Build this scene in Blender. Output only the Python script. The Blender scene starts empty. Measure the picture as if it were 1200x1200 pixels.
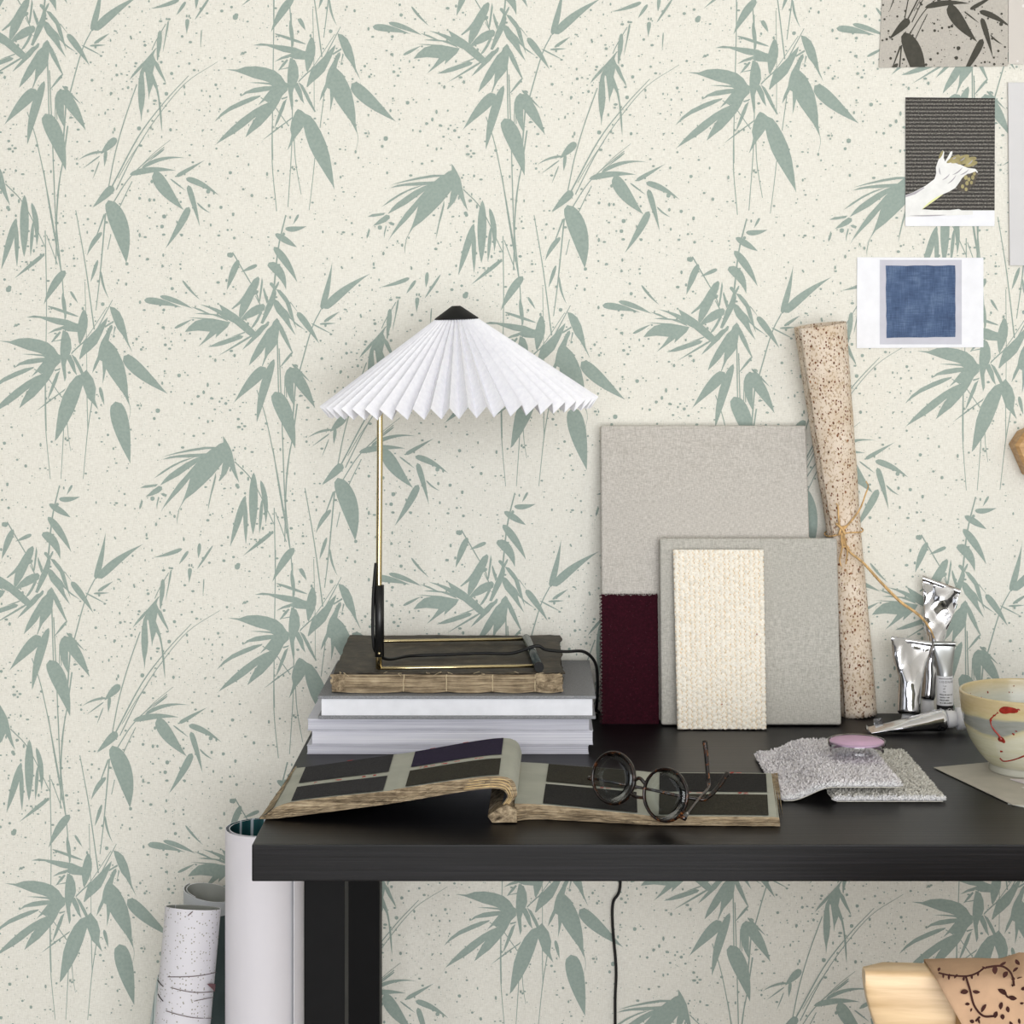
import bpy, bmesh, math, random
from mathutils import Vector, Matrix, noise
PI = math.pi
SC = bpy.context.scene
COL = SC.collection
rnd = random.Random(7)

# ------------------------------------------------------------------ view
CAMX, CAMY, CAMZ = 0.02, -2.3, 1.203
F = 2300.0                       # focal length in pixels of the 1200 px frame
PX, PY = 620.0, 370.0            # principal point
TOP = 0.74                       # desk top height


def at(px, py, y):
    """point of the world at depth y seen at a pixel of the photograph"""
    d = y - CAMY
    return Vector((CAMX + (px - PX) * d / F, y, CAMZ - (py - PY) * d / F))


def on(px, py, z=TOP):
    """point of the horizontal plane z seen at a pixel"""
    d = (CAMZ - z) * F / (py - PY)
    return Vector((CAMX + (px - PX) * d / F, CAMY + d, z))


# ------------------------------------------------------------- materials
def lin(c):
    r = []
    for v in c:
        v = v / 255.0
        r.append(v / 12.92 if v <= 0.04045 else ((v + 0.055) / 1.055) ** 2.4)
    return (r[0], r[1], r[2], 1.0)


class NT:
    def __init__(self, name):
        self.m = bpy.data.materials.new(name)
        self.m.use_nodes = True
        self.t = self.m.node_tree
        self.b = self.t.nodes['Principled BSDF']

    def n(self, kind, **kw):
        nd = self.t.nodes.new(kind)
        for k, v in kw.items():
            if hasattr(nd, k):
                setattr(nd, k, v)
            else:
                nd.inputs[k.replace('_', ' ')].default_value = v
        return nd

    def l(self, a, b):
        self.t.links.new(a, b)

    def coord(self, scale=(1, 1, 1), rot=(0, 0, 0)):
        tc = self.n('ShaderNodeTexCoord')
        mp = self.n('ShaderNodeMapping')
        mp.inputs['Scale'].default_value = scale
        mp.inputs['Rotation'].default_value = rot
        self.l(tc.outputs['Object'], mp.inputs['Vector'])
        return mp.outputs['Vector']

    def noise(self, vec, scale, detail=3, rough=0.55, dist=0.0):
        nd = self.n('ShaderNodeTexNoise')
        nd.inputs['Scale'].default_value = scale
        nd.inputs['Detail'].default_value = detail
        nd.inputs['Roughness'].default_value = rough
        nd.inputs['Distortion'].default_value = dist
        self.l(vec, nd.inputs['Vector'])
        return nd.outputs['Fac']

    def ramp(self, fac, stops, interp='LINEAR'):
        nd = self.n('ShaderNodeValToRGB')
        cr = nd.color_ramp
        cr.interpolation = interp
        while len(cr.elements) < len(stops):
            cr.elements.new(0.5)
        for e, (p, c) in zip(cr.elements, stops):
            e.position = p
            e.color = lin(c)
        self.l(fac, nd.inputs['Fac'])
        return nd.outputs['Color']

    def mix(self, fac, a, b, mode='MIX'):
        nd = self.n('ShaderNodeMix', data_type='RGBA', blend_type=mode)
        if isinstance(fac, (int, float)):
            nd.inputs[0].default_value = fac
        else:
            self.l(fac, nd.inputs[0])
        for s, i in ((a, 6), (b, 7)):
            if isinstance(s, tuple):
                nd.inputs[i].default_value = lin(s)
            else:
                self.l(s, nd.inputs[i])
        return nd.outputs[2]

    def math(self, op, a, b=None, clamp=False):
        nd = self.n('ShaderNodeMath', operation=op, use_clamp=clamp)
        for s, i in ((a, 0), (b, 1)):
            if s is None:
                continue
            if isinstance(s, (int, float)):
                nd.inputs[i].default_value = s
            else:
                self.l(s, nd.inputs[i])
        return nd.outputs[0]

    def vor(self, vec, scale, feature='F1'):
        nd = self.n('ShaderNodeTexVoronoi', feature=feature)
        nd.inputs['Scale'].default_value = scale
        self.l(vec, nd.inputs['Vector'])
        return nd

    def base(self, c):
        if isinstance(c, tuple):
            self.b.inputs['Base Color'].default_value = lin(c)
        else:
            self.l(c, self.b.inputs['Base Color'])
        return self

    def set(self, **kw):
        for k, v in kw.items():
            self.b.inputs[k.replace('_', ' ')].default_value = v
        return self

    def bump(self, h, strength=0.3, dist=0.001):
        nd = self.n('ShaderNodeBump')
        nd.inputs['Strength'].default_value = strength
        nd.inputs['Distance'].default_value = dist
        self.l(h, nd.inputs['Height'])
        self.l(nd.outputs['Normal'], self.b.inputs['Normal'])
        return self


def simple(name, c, rough=0.7, metal=0.0, var=0.06, scale=60, spec=0.3, sc=(1, 1, 1)):
    t = NT(name)
    v = t.coord(sc)
    f = t.noise(v, scale, 4)
    lo = tuple(max(0, x * (1 - var)) for x in c)
    hi = tuple(min(255, x * (1 + var)) for x in c)
    t.base(t.ramp(f, [(0.3, lo), (0.7, hi)]))
    t.set(Roughness=rough, Metallic=metal, Specular_IOR_Level=spec)
    return t.m


# ---------------------------------------------------------------- meshes
def link(o):
    COL.objects.link(o)
    return o


def origin_of(o):
    v = Vector((0, 0, 0))
    while o is not None:
        v += o.location
        o = o.parent
    return v


def mesh(name, verts, faces, mats, parent=None, midx=None, smooth=False, base=True):
    """ONE mesh object from world-space vertices; its origin sits at its own base"""
    me = bpy.data.meshes.new(name)
    vs = [Vector(v) for v in verts]
    lo = Vector((min(v.x for v in vs), min(v.y for v in vs), min(v.z for v in vs)))
    hi = Vector((max(v.x for v in vs), max(v.y for v in vs), max(v.z for v in vs)))
    org = Vector(((lo.x + hi.x) / 2, (lo.y + hi.y) / 2, lo.z))
    me.from_pydata([v - org for v in vs], [], faces)
    if not isinstance(mats, (list, tuple)):
        mats = [mats]
    for m in mats:
        me.materials.append(m.m if isinstance(m, NT) else m)
    if midx is not None:
        me.polygons.foreach_set('material_index', midx)
    if smooth is True:
        me.polygons.foreach_set('use_smooth', [True] * len(me.polygons))
    elif isinstance(smooth, (list, tuple)):
        me.polygons.foreach_set('use_smooth', list(smooth))
    me.update()
    o = bpy.data.objects.new(name, me)
    link(o)
    if parent is not None:
        o.parent = parent
        o.location = org - origin_of(parent)
    else:
        o.location = org
    return o


def thing(name, loc, label, cat, group=None):
    o = bpy.data.objects.new(name, None)
    o.empty_display_size = 0.05
    o.location = loc
    link(o)
    tag(o, label, cat, group)
    return o


def tag(o, label, cat, group=None):
    o['label'] = label
    o['category'] = cat
    if group:
        o['group'] = group
    return o


def struct(o):
    o['kind'] = 'structure'
    return o


class MB:
    """collects pieces of one mesh"""
    def __init__(self):
        self.v, self.f, self.m, self.s = [], [], [], []

    def add(self, vs, fs, mi=0, sm=False):
        b = len(self.v)
        self.v += [Vector(v) for v in vs]
        for f in fs:
            self.f.append(tuple(i + b for i in f))
            self.m.append(mi)
            self.s.append(sm)
        return self

    def box(self, lo, hi, mi=0, bev=0.0, seg=2, M=None):
        bm = bmesh.new()
        bmesh.ops.create_cube(bm, size=1.0)
        c = [(a + b) / 2 for a, b in zip(lo, hi)]
        s = [b - a for a, b in zip(lo, hi)]
        for v in bm.verts:
            v.co = Vector((c[0] + v.co.x * s[0], c[1] + v.co.y * s[1], c[2] + v.co.z * s[2]))
        if bev > 0:
            bmesh.ops.bevel(bm, geom=list(bm.edges), offset=bev, segments=seg, profile=0.6, affect='EDGES')
        self.bm(bm, mi, M)
        return self

    def bm(self, bm, mi=0, M=None, sm=False):
        bm.verts.ensure_lookup_table()
        for i, v in enumerate(bm.verts):
            v.index = i
        vs = [(M @ v.co) if M else v.co.copy() for v in bm.verts]
        self.add(vs, [tuple(v.index for v in f.verts) for f in bm.faces], mi, sm)
        bm.free()

    def tube(self, path, r, n=10, mi=0, cap=True, sx=1.0):
        path = [Vector(p) for p in path]
        N = len(path)
        rs = r if isinstance(r, (list, tuple)) else [r] * N
        vs, fs = [], []
        up = None
        for i, p in enumerate(path):
            t = (path[min(i + 1, N - 1)] - path[max(i - 1, 0)]).normalized()
            if up is None:
                a = Vector((0, 0, 1)) if abs(t.z) < 0.9 else Vector((1, 0, 0))
                u = t.cross(a).normalized()
            else:
                u = (up - t * up.dot(t))
                u = u.normalized() if u.length > 1e-6 else t.orthogonal().normalized()
            up = u
            w = t.cross(u)
            for k in range(n):
                a = 2 * PI * k / n
                vs.append(p + (u * math.cos(a) * sx + w * math.sin(a)) * rs[i])
        for i in range(N - 1):
            for k in range(n):
                k2 = (k + 1) % n
                fs.append((i * n + k, i * n + k2, (i + 1) * n + k2, (i + 1) * n + k))
        self.add(vs, fs, mi, True)
        if cap:
            b = len(self.v) - len(vs)
            self.f.append(tuple(b + k for k in range(n - 1, -1, -1))); self.m.append(mi); self.s.append(False)
            self.f.append(tuple(b + (N - 1) * n + k for k in range(n))); self.m.append(mi); self.s.append(False)
        return self

    def grid(self, rows, mi=0, sm=True, closed=False):
        n = len(rows[0])
        vs = [p for r in rows for p in r]
        fs = []
        for i in range(len(rows) - 1):
            for k in range(n if closed else n - 1):
                k2 = (k + 1) % n
                fs.append((i * n + k, i * n + k2, (i + 1) * n + k2, (i + 1) * n + k))
        self.add(vs, fs, mi, sm)
        return self

    def lathe(self, prof, c, n=48, mi=0, sm=True):
        rows = []
        for r, z in prof:
            rows.append([Vector((c[0] + r * math.cos(2 * PI * k / n), c[1] + r * math.sin(2 * PI * k / n), c[2] + z)) for k in range(n)])
        return self.grid(rows, mi, sm, True)

    def out(self, name, mats, parent=None):
        return mesh(name, self.v, self.f, mats, parent, self.m, self.s)


def cat(pts, n=8):
    """smooth curve through points"""
    pts = [Vector(p) for p in pts]
    P = [pts[0] * 2 - pts[1]] + pts + [pts[-1] * 2 - pts[-2]]
    out = []
    for i in range(1, len(P) - 2):
        a, b, c, d = P[i - 1], P[i], P[i + 1], P[i + 2]
        for k in range(n):
            t = k / n
            out.append(0.5 * ((2 * b) + (c - a) * t + (2 * a - 5 * b + 4 * c - d) * t * t + (3 * b - a - 3 * c + d) * t ** 3))
    out.append(pts[-1])
    return out


def slab(mb, x0, x1, xt0, xt1, yb, zb, yt, zt, th, mi=0, bev=0.002, nx=1):
    """board leaning back: front bottom edge at (yb, zb), front top edge at (yt, zt)"""
    d = Vector((0, yt - yb, zt - zb)).normalized()
    nb = Vector((0, d.z, -d.y))
    c = [Vector((x0, yb, zb)), Vector((x1, yb, zb)), Vector((xt1, yt, zt)), Vector((xt0, yt, zt))]
    bm = bmesh.new()
    vs = [bm.verts.new(p) for p in c] + [bm.verts.new(p + nb * th) for p in c]
    for f in ((0, 1, 2, 3), (7, 6, 5, 4), (0, 4, 5, 1), (1, 5, 6, 2), (2, 6, 7, 3), (3, 7, 4, 0)):
        bm.faces.new([vs[i] for i in f])
    if bev:
        bmesh.ops.bevel(bm, geom=list(bm.edges), offset=bev, segments=3, profile=0.5, affect='EDGES')
    mb.bm(bm, mi)
    return mb
# ------------------------------------------------ wallpaper pattern tracing
# lattice of the printed repeat (540 mm wide, half drop) and its slight stretch on the wall
L1 = (538.5, 5.0)
L2 = (270.0, 321.0)


def warp(x, y):
    u = max(-1.3, min(1.3, (x - 600) / 600.0)); v = max(-1.3, min(1.3, (y - 600) / 600.0))
    dx = -2.22 * u - 2.638 * v - 6.901 * u * v + 4.021 * u * u + 0.422 * v * v
    dy = 2.059 * u + 5.724 * v + 5.27 * u * v - 2.524 * u * u - 4.259 * v * v
    return x + dx, y + dy


def unwarp(x, y):
    a, b = x, y
    for _ in range(5):
        wx, wy = warp(a, b)
        a += x - wx; b += y - wy
    return a, b


def leaf(bx, by, tx, ty, w, bend=0.0, rb=0.5, rt=1.1, n=12):
    """outline of one leaf: rounded base at b, drawn out tip at t"""
    dx, dy = tx - bx, ty - by
    L = math.hypot(dx, dy) or 1
    nx, ny = -dy / L, dx / L
    pk = rb / (rb + rt)
    mx = (pk ** rb) * ((1 - pk) ** rt)
    L_, R_ = [], []
    for k in range(n + 1):
        t = k / n
        t = t * t * (3 - 2 * t) * 0.5 + t * 0.5
        wd = 0.5 * w * (t ** rb) * ((1 - t) ** rt) / mx if 0 < t < 1 else 0.0
        o = bend * L * 4 * t * (1 - t)
        cx, cy = bx + dx * t + nx * o, by + dy * t + ny * o
        if k in (0, n):
            L_.append((cx, cy))
        else:
            L_.append((cx + nx * wd, cy + ny * wd))
            R_.append((cx - nx * wd, cy - ny * wd))
    return [L_ + R_[::-1]]


def stem(pts, w, w2=None):
    """thin printed stem: quads along a smooth line"""
    P = cat([(p[0], p[1], 0) for p in pts], 5)
    w2 = w if w2 is None else w2
    out = []
    N = len(P) - 1
    for i in range(N):
        a, b = P[i], P[i + 1]
        d = (b - a)
        if d.length < 1e-6:
            continue
        d.normalize()
        wa = (w + (w2 - w) * i / N) / 2
        wb = (w + (w2 - w) * (i + 1) / N) / 2
        out.append([(a.x - d.y * wa, a.y + d.x * wa), (b.x - d.y * wb, b.y + d.x * wb), (b.x + d.y * wb, b.y - d.x * wb), (a.x + d.y * wa, a.y - d.x * wa)])
    return out


def blob(x, y, r, n=8):
    return [[(x + r * math.cos(2 * PI * k / n) * (1 + 0.2 * math.sin(3 * k)), y + r * math.sin(2 * PI * k / n)) for k in range(n)]]


def frame(ox, oy, s, polys):
    """traced in a view of scale s whose corner is at pixel (ox, oy)"""
    res = []
    for p in polys:
        q = [unwarp(ox + x / s, oy + y / s) for x, y in p]
        res.append(q)
    return res


def L(*rows):
    out = []
    for r in rows:
        r = list(r)
        r[4] *= .95
        if len(r) > 7:
            r[7] = r[7] * 1.12
        out += leaf(*r)
    return out


V1, V2, V3, V5, V6, V8 = (0, 0, 4), (230, 0, 4), (430, 0, 4), (0, 200, 4), (150, 200, 4), (0, 400, 4)
CM, AE, AO = [], [], []          # common, even rows, odd rows
# drooping cluster and long stems
CM += frame(*V5, L((115, 113, 113, 405, 44, 0, .7, .8), (77, 222, 6, 462, 34, 0, .6, .9), (76, 240, 80, 452, 22, 0, .7, .9),
                   (148, 150, 172, 355, 26, -.05, .6, .9), (155, 240, 143, 400, 17, 0, .6, .8), (205, 393, 66, 506, 20, 0, .4, 1),
                   (306, 468, 205, 628, 40, .04, .45, 1.0), (293, 572, 309, 695, 20, 0, .8, .8), (330, 565, 366, 622, 13),
                   (222, 634, 370, 685, 14, 0, .6, .6), (478, 288, 408, 398, 24, .06, .5, 1), (459, 418, 425, 522, 17, 0, .6, .9),
                   (508, 138, 592, 432, 88, -.06, .5, .85), (530, 74, 434, 170, 36, 0, .35, 1.1), (474, 472, 512, 602, 11, .06)))
CM += frame(*V5, stem([(205, 0), (240, 220), (290, 490)], 5) + stem([(252, 0), (262, 230), (288, 480)], 5) + stem([(285, 0), (268, 180), (262, 440)], 5)
            + stem([(212, 280), (218, 600), (214, 1000), (218, 1220)], 5, 3)
            + stem([(355, 185), (400, 440), (442, 745)], 4, 6) + stem([(495, 200), (470, 480), (450, 655)], 7, 4) + stem([(490, 205), (455, 300)], 9, 5)
            + stem([(398, 520), (405, 760), (408, 1000)], 3) + stem([(290, 480), (305, 700), (305, 880)], 5) + stem([(520, 300), (505, 370)], 4)
            + stem([(218, 300), (270, 440)], 4))
# palm motif, shared upper part
PA = (250, 40, 6.667)
CM += frame(*PA, [
    [(95, 275), (185, 277), (250, 255), (330, 250), (410, 262), (480, 285), (530, 325), (562, 375), (580, 385), (580, 440), (540, 480), (510, 540), (480, 590), (430, 650), (370, 715), (310, 760), (250, 808), (275, 745), (305, 690), (335, 645), (300, 672),
     (240, 722), (170, 772), (80, 825), (20, 862), (70, 800), (140, 730), (220, 660), (310, 595), (380, 555), (440, 530), (400, 520), (350, 555), (400, 490), (440, 440), (350, 455), (260, 465), (210, 490), (250, 450), (320, 420), (400, 408), (460, 405),
     (440, 395), (350, 385), (270, 378), (350, 376), (440, 380), (400, 365), (320, 345), (240, 315), (170, 290)],
    [(8, 687), (60, 620), (130, 565), (220, 520), (300, 490), (370, 478), (365, 490), (300, 525), (220, 560), (130, 600), (60, 645)],
    [(600, 185), (640, 205), (662, 260), (668, 330), (655, 375), (640, 390), (620, 460), (625, 560), (612, 595), (605, 560), (590, 470), (578, 400), (578, 330), (585, 260)],
    [(625, 385), (660, 380), (690, 440), (700, 500), (710, 545), (680, 510), (650, 450), (630, 410)],
    [(665, 375), (700, 400), (740, 470), (770, 540), (803, 610), (785, 600), (740, 530), (700, 450), (680, 410)],
    [(310, 88), (370, 72), (450, 80), (550, 90), (640, 105), (700, 130), (720, 135), (735, 80), (755, 35), (768, 22), (785, 40), (798, 100), (795, 160), (775, 220), (755, 260), (735, 300), (725, 280), (715, 200), (640, 195), (600, 180), (560, 170), (610, 150), (550, 140), (480, 115), (420, 92)],
    [(480, 215), (530, 180), (570, 165), (600, 160), (590, 185), (540, 195)], [(505, 285), (540, 230), (575, 195), (585, 205), (560, 240), (520, 280)], [(515, 275), (590, 258), (585, 268), (520, 278)],
    [(955, 80), (950, 110), (940, 140), (905, 220), (870, 290), (820, 340), (770, 380), (735, 415), (728, 410), (745, 340), (760, 290), (720, 320), (670, 375), (665, 365), (720, 310), (790, 250), (850, 190), (910, 125)],
    [(930, 152), (1000, 108), (1004, 122), (935, 164)],
    [(970, -5), (1010, 5), (1050, 40), (1080, 100), (1100, 180), (1115, 270), (1150, 360), (1110, 290), (1070, 220), (1030, 170), (1000, 100), (980, 40)], [(1008, 150), (1020, 160), (995, 245)],
    [(990, 140), (995, 165), (975, 210), (962, 265), (1010, 310), (1050, 380), (1080, 450), (1100, 540), (1110, 620), (1112, 690), (1127, 785), (1120, 770), (1080, 690), (1020, 610), (970, 540), (940, 490), (925, 560), (912, 610), (915, 520), (910, 430), (890, 420), (860, 480), (830, 525), (845, 460), (875, 390), (885, 330), (900, 280), (940, 210), (970, 150)],
    [(575, 505), (550, 590), (510, 680), (475, 740), (490, 680), (520, 590), (545, 530)], [(530, 500), (580, 488), (575, 500), (535, 512)],
    [(380, 832), (470, 755), (560, 690), (620, 645), (610, 665), (540, 715), (470, 770)],
] + stem([(1126, 775), (1130, 830), (1115, 905)], 4, 2) + stem([(665, 372), (780, 255), (950, 0)], 6, 5) + stem([(480, 565), (590, 720)], 7))
CM += frame(*V5, L((580, 868, 786, 1046, 64, .02, .4, 1.0)))
CM += frame(*V5, stem([(455, 745), (528, 605)], 6, 3) + stem([(160, 930), (200, 955)], 4))
# palm motif, odd rows: one big leaf to the left, a single one below
AO += frame(*V8, [[(405, 133), (385, 152), (355, 164), (325, 200), (295, 255), (275, 320), (265, 390), (257, 468), (270, 455), (310, 395), (345, 330), (370, 265), (388, 205), (410, 265), (430, 285), (460, 320), (445, 270), (450, 220), (437, 175)]])
AO += frame(*V8, L((468, 214, 489, 300, 18, 0), (541, 282, 611, 572, 84, .0, .42, .95)))
AO += frame(*V8, stem([(212, 200), (214, 400), (236, 645)], 5, 3) + stem([(300, 330), (298, 420), (286, 645)], 5, 3) + stem([(315, 380), (320, 440), (332, 515)], 4, 2)
            + stem([(406, 180), (412, 420)], 4) + stem([(432, 280), (410, 430), (390, 645)], 5, 3))
# palm motif, even rows: one big leaf to the right
AE += frame(*PA, [[(660, 585), (690, 597), (720, 622), (760, 640), (800, 690), (840, 760), (880, 850), (910, 950), (930, 1070), (947, 1215), (930, 1180), (890, 1120), (840, 1040), (790, 960), (750, 880), (720, 790), (705, 720), (680, 760), (640, 810), (605, 870), (578, 910), (600, 840), (610, 790), (600, 740), (610, 680), (640, 610)]])
AE += frame(*V2, L((484, 85, 512, 137, 16, 0)))
AE += frame(*V2, stem([(365, 0), (358, 500), (356, 760), (377, 990)], 5, 4) + stem([(445, 60), (450, 600), (430, 970)], 5, 4) + stem([(458, 640), (466, 760), (492, 912)], 5, 3)
            + stem([(556, 740), (545, 850), (529, 985)], 4, 3) + stem([(600, 440), (580, 600)], 4))
# dense tuft
CM += frame(*V6, stem([(740, 208), (705, 360), (685, 545)], 6, 8) + stem([(490, 383), (576, 528)], 6, 5) + stem([(598, 560), (622, 640)], 5)
            + stem([(700, 790), (706, 1045)], 6, 5) + stem([(905, 650), (860, 745), (803, 945)], 5, 6) + stem([(736, 960), (734, 1070)], 4) + stem([(785, 1000), (770, 1200)], 7))
CM += frame(*V6, L((800, 205, 774, 252, 12, 0), (737, 273, 838, 260, 26, .06, .5, 1), (690, 296, 792, 359, 32, 0, .6, .9), (684, 357, 794, 524, 38, -.04, .5, 1),
                   (660, 431, 741, 558, 48, -.12, .4, 1), (519, 418, 464, 560, 32, .02, .5, .9), (606, 442, 528, 476, 19, 0, .4, .9),
                   (76, 606, 255, 642, 34, -.03, .45, 1.2), (150, 588, 305, 648, 25, -.03, .5, 1), (255, 513, 340, 607, 12, .03), (218, 739, 302, 696, 14, 0), (590, 768, 420, 870, 10, 0), (772, 850, 708, 928, 12, 0),
                   (793, 663, 897, 812, 32, -.02, .4, 1), (908, 652, 958, 425, 30, .02, .4, 1.2), (920, 647, 1137, 482, 42, -.04, .4, 1.1), (918, 709, 992, 660, 15, 0), (898, 719, 975, 715, 10, 0),
                   (858, 715, 962, 769, 7, 0), (646, 922, 496, 1088, 56, .02, .35, 1.1), (685, 883, 604, 1180, 44, .03, .6, .9), (757, 924, 780, 1105, 44, .06, .5, 1), (757, 924, 878, 1115, 56, -.03, .45, 1.0),
                   (768, 905, 857, 993, 12, 0)))
CM += frame(200, 300, 7.5, [
    [(770, 180), (782, 200), (775, 250), (755, 300), (772, 305), (770, 325), (735, 345), (710, 400), (680, 460), (640, 520), (612, 555), (600, 525), (605, 470), (615, 420), (545, 468), (535, 462), (600, 400), (640, 350), (680, 280), (730, 205)],
    [(803, 185), (812, 230), (800, 320), (788, 395), (778, 410), (776, 385), (785, 310), (795, 230)],
    [(818, 275), (840, 330), (862, 395), (845, 420), (822, 350), (812, 300)],
    [(815, 420), (832, 440), (825, 475), (780, 505), (720, 535), (660, 555), (625, 570), (618, 552), (660, 500), (710, 455), (760, 430)],
    [(800, 485), (805, 500), (770, 570), (735, 620), (708, 638), (712, 620), (750, 560), (785, 490)],
    [(900, 290), (880, 350), (858, 400), (835, 450), (815, 520), (790, 590), (812, 598), (850, 530), (890, 455), (915, 400), (930, 330), (925, 300), (950, 250), (955, 225), (945, 225), (920, 265), (895, 235), (875, 232), (870, 250), (895, 280)],
    [(925, 290), (965, 300), (1015, 355), (1050, 410), (1068, 480), (1085, 555), (1105, 640), (1075, 575), (1040, 500), (1010, 410), (960, 345)],
    [(915, 380), (945, 395), (985, 445), (1030, 490), (1060, 545), (1100, 585), (1192, 657), (1110, 610), (1060, 560), (1040, 545), (1055, 600), (1100, 700), (1050, 640), (990, 560), (930, 490), (905, 430)],
    [(425, 422), (500, 465), (570, 510), (640, 565), (700, 620), (745, 665), (800, 610), (830, 600), (855, 572), (868, 580), (860, 610), (820, 650), (790, 690), (740, 735), (690, 780), (628, 827), (660, 780), (715, 715), (680, 690), (620, 640), (560, 590), (528, 575), (480, 545)],
    [(125, 667), (160, 620), (220, 570), (290, 552), (370, 555), (420, 560), (490, 575), (525, 580), (500, 625), (450, 670), (395, 720), (403, 680), (330, 735), (243, 797), (300, 730), (345, 665), (240, 655)],
    [(255, 425), (330, 440), (400, 460), (460, 485), (520, 520), (550, 575), (500, 560), (440, 520), (395, 490), (330, 455)],
    [(180, 445), (260, 465), (340, 505), (420, 515), (480, 540), (510, 575), (440, 545), (370, 520), (300, 515), (210, 505), (300, 498), (240, 475)],
    [(145, 540), (250, 543), (370, 550), (420, 562), (370, 562), (250, 552)],
    [(328, 800), (420, 755), (520, 720), (610, 695), (640, 705), (625, 725), (560, 750), (470, 780), (400, 795)], [(520, 715), (600, 685), (650, 666), (656, 675), (600, 697)],
    [(935, 545), (955, 570), (955, 640), (945, 720), (930, 780), (890, 830), (855, 870), (830, 920), (808, 970), (803, 965), (825, 890), (832, 800), (800, 850), (750, 905), (687, 965), (710, 890), (760, 790), (815, 700), (850, 645), (890, 610), (900, 580)],
    [(950, 570), (985, 625), (1020, 700), (1045, 770), (1077, 855), (1060, 840), (1010, 760), (970, 690), (950, 640)],
] + stem([(745, 350), (775, 410)], 6) + stem([(1050, 405), (1112, 485)], 8, 3))
CM += frame(*V6, blob(482, 396, 12))
CM += frame(*V1, L((212, 533, 309, 800, 78, -.04, .42, .95)))
CM += frame(*V1, stem([(128, 525), (172, 660), (228, 930), (275, 1200)], 4, 5) + stem([(232, 330), (246, 650), (258, 960), (270, 1200)], 5) + stem([(318, 590), (298, 740), (272, 900), (262, 1100)], 7, 4)
            + stem([(264, 480), (268, 560)], 4))
# hanging sprig and its arching stems
CM += frame(*V1, L((879, 89, 875, 162, 20, 0, .3, 1.2), (871, 8, 827, 72, 16, 0, .5, .9), (842, -2, 706, 41, 20, -.03, .4, 1),
                   (945, 138, 940, 228, 6, 0), (988, -20, 913, 94, 12, 0, .6, .7), (925, -30, 919, 42, 18, 0, .5, .9),
                   (546, 648, 472, 722, 38, 0, .45, .9), (484, 712, 368, 750, 12, .08), (470, 730, 386, 792, 7, 0), (497, 705, 490, 780, 17, 0), (467, 755, 434, 842, 6, 0),
                   (772, 698, 690, 762, 8, 0), (665, 787, 880, 743, 20, -.1, .4, 1.2), (608, 818, 826, 800, 30, -.06, .5, 1.0), (722, 806, 862, 985, 64, .04, .45, 1.0), (798, 838, 872, 895, 8, 0),
                   (826, 828, 962, 750, 20, 0, .35, 1.1), (872, 836, 1028, 917, 30, -.05, .4, 1.1), (882, 868, 938, 1066, 28, -.01, .35, 1.1), (924, 950, 988, 999, 9, .06), (888, 970, 776, 1165, 36, -.02, .35, 1.0),
                   (533, 875, 436, 974, 38, 0, .35, 1.1)))
CM += frame(*V1, stem([(642, 395), (585, 560), (540, 720), (508, 885)], 5) + stem([(1020, 290), (870, 390), (740, 545), (640, 700), (545, 890)], 2, 5) + stem([(885, 355), (770, 480), (650, 640), (525, 875)], 3, 7)
            + stem([(675, 645), (610, 740), (555, 835)], 3) + stem([(770, 690), (660, 780), (595, 850), (535, 945)], 4, 5) + stem([(800, 655), (720, 720), (650, 790)], 2, 3) + stem([(620, 850), (590, 910), (553, 990)], 4))
CM += frame(140, 20, 10, [
    [(440, 360), (415, 400), (400, 450), (425, 510), (460, 550), (495, 640), (530, 720), (546, 780), (510, 725), (465, 660), (430, 600), (412, 560), (400, 620), (392, 660), (415, 720), (440, 790), (460, 880), (475, 980), (492, 1100), (498, 1210), (500, 1350), (485, 1250), (470, 1120), (455, 960), (430, 850), (395, 785), (380, 830), (355, 900), (345, 970),
     (340, 900), (330, 820), (315, 720), (305, 650), (290, 640), (285, 680), (295, 790), (300, 920), (290, 1020), (270, 1110), (256, 1230), (250, 1150), (230, 1050), (218, 900), (225, 750), (245, 640), (275, 575), (240, 620), (180, 680), (118, 738), (150, 680), (220, 590), (300, 510), (370, 430), (420, 370)],
    [(475, 155), (495, 175), (500, 250), (490, 350), (470, 420), (450, 515), (440, 500), (437, 400), (440, 280), (455, 180)],
    [(570, 45), (580, 70), (570, 140), (550, 230), (530, 320), (510, 420), (515, 350), (535, 240), (550, 130), (560, 70)],
] + stem([(545, 80), (430, 280), (380, 390)], 10))
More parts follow.
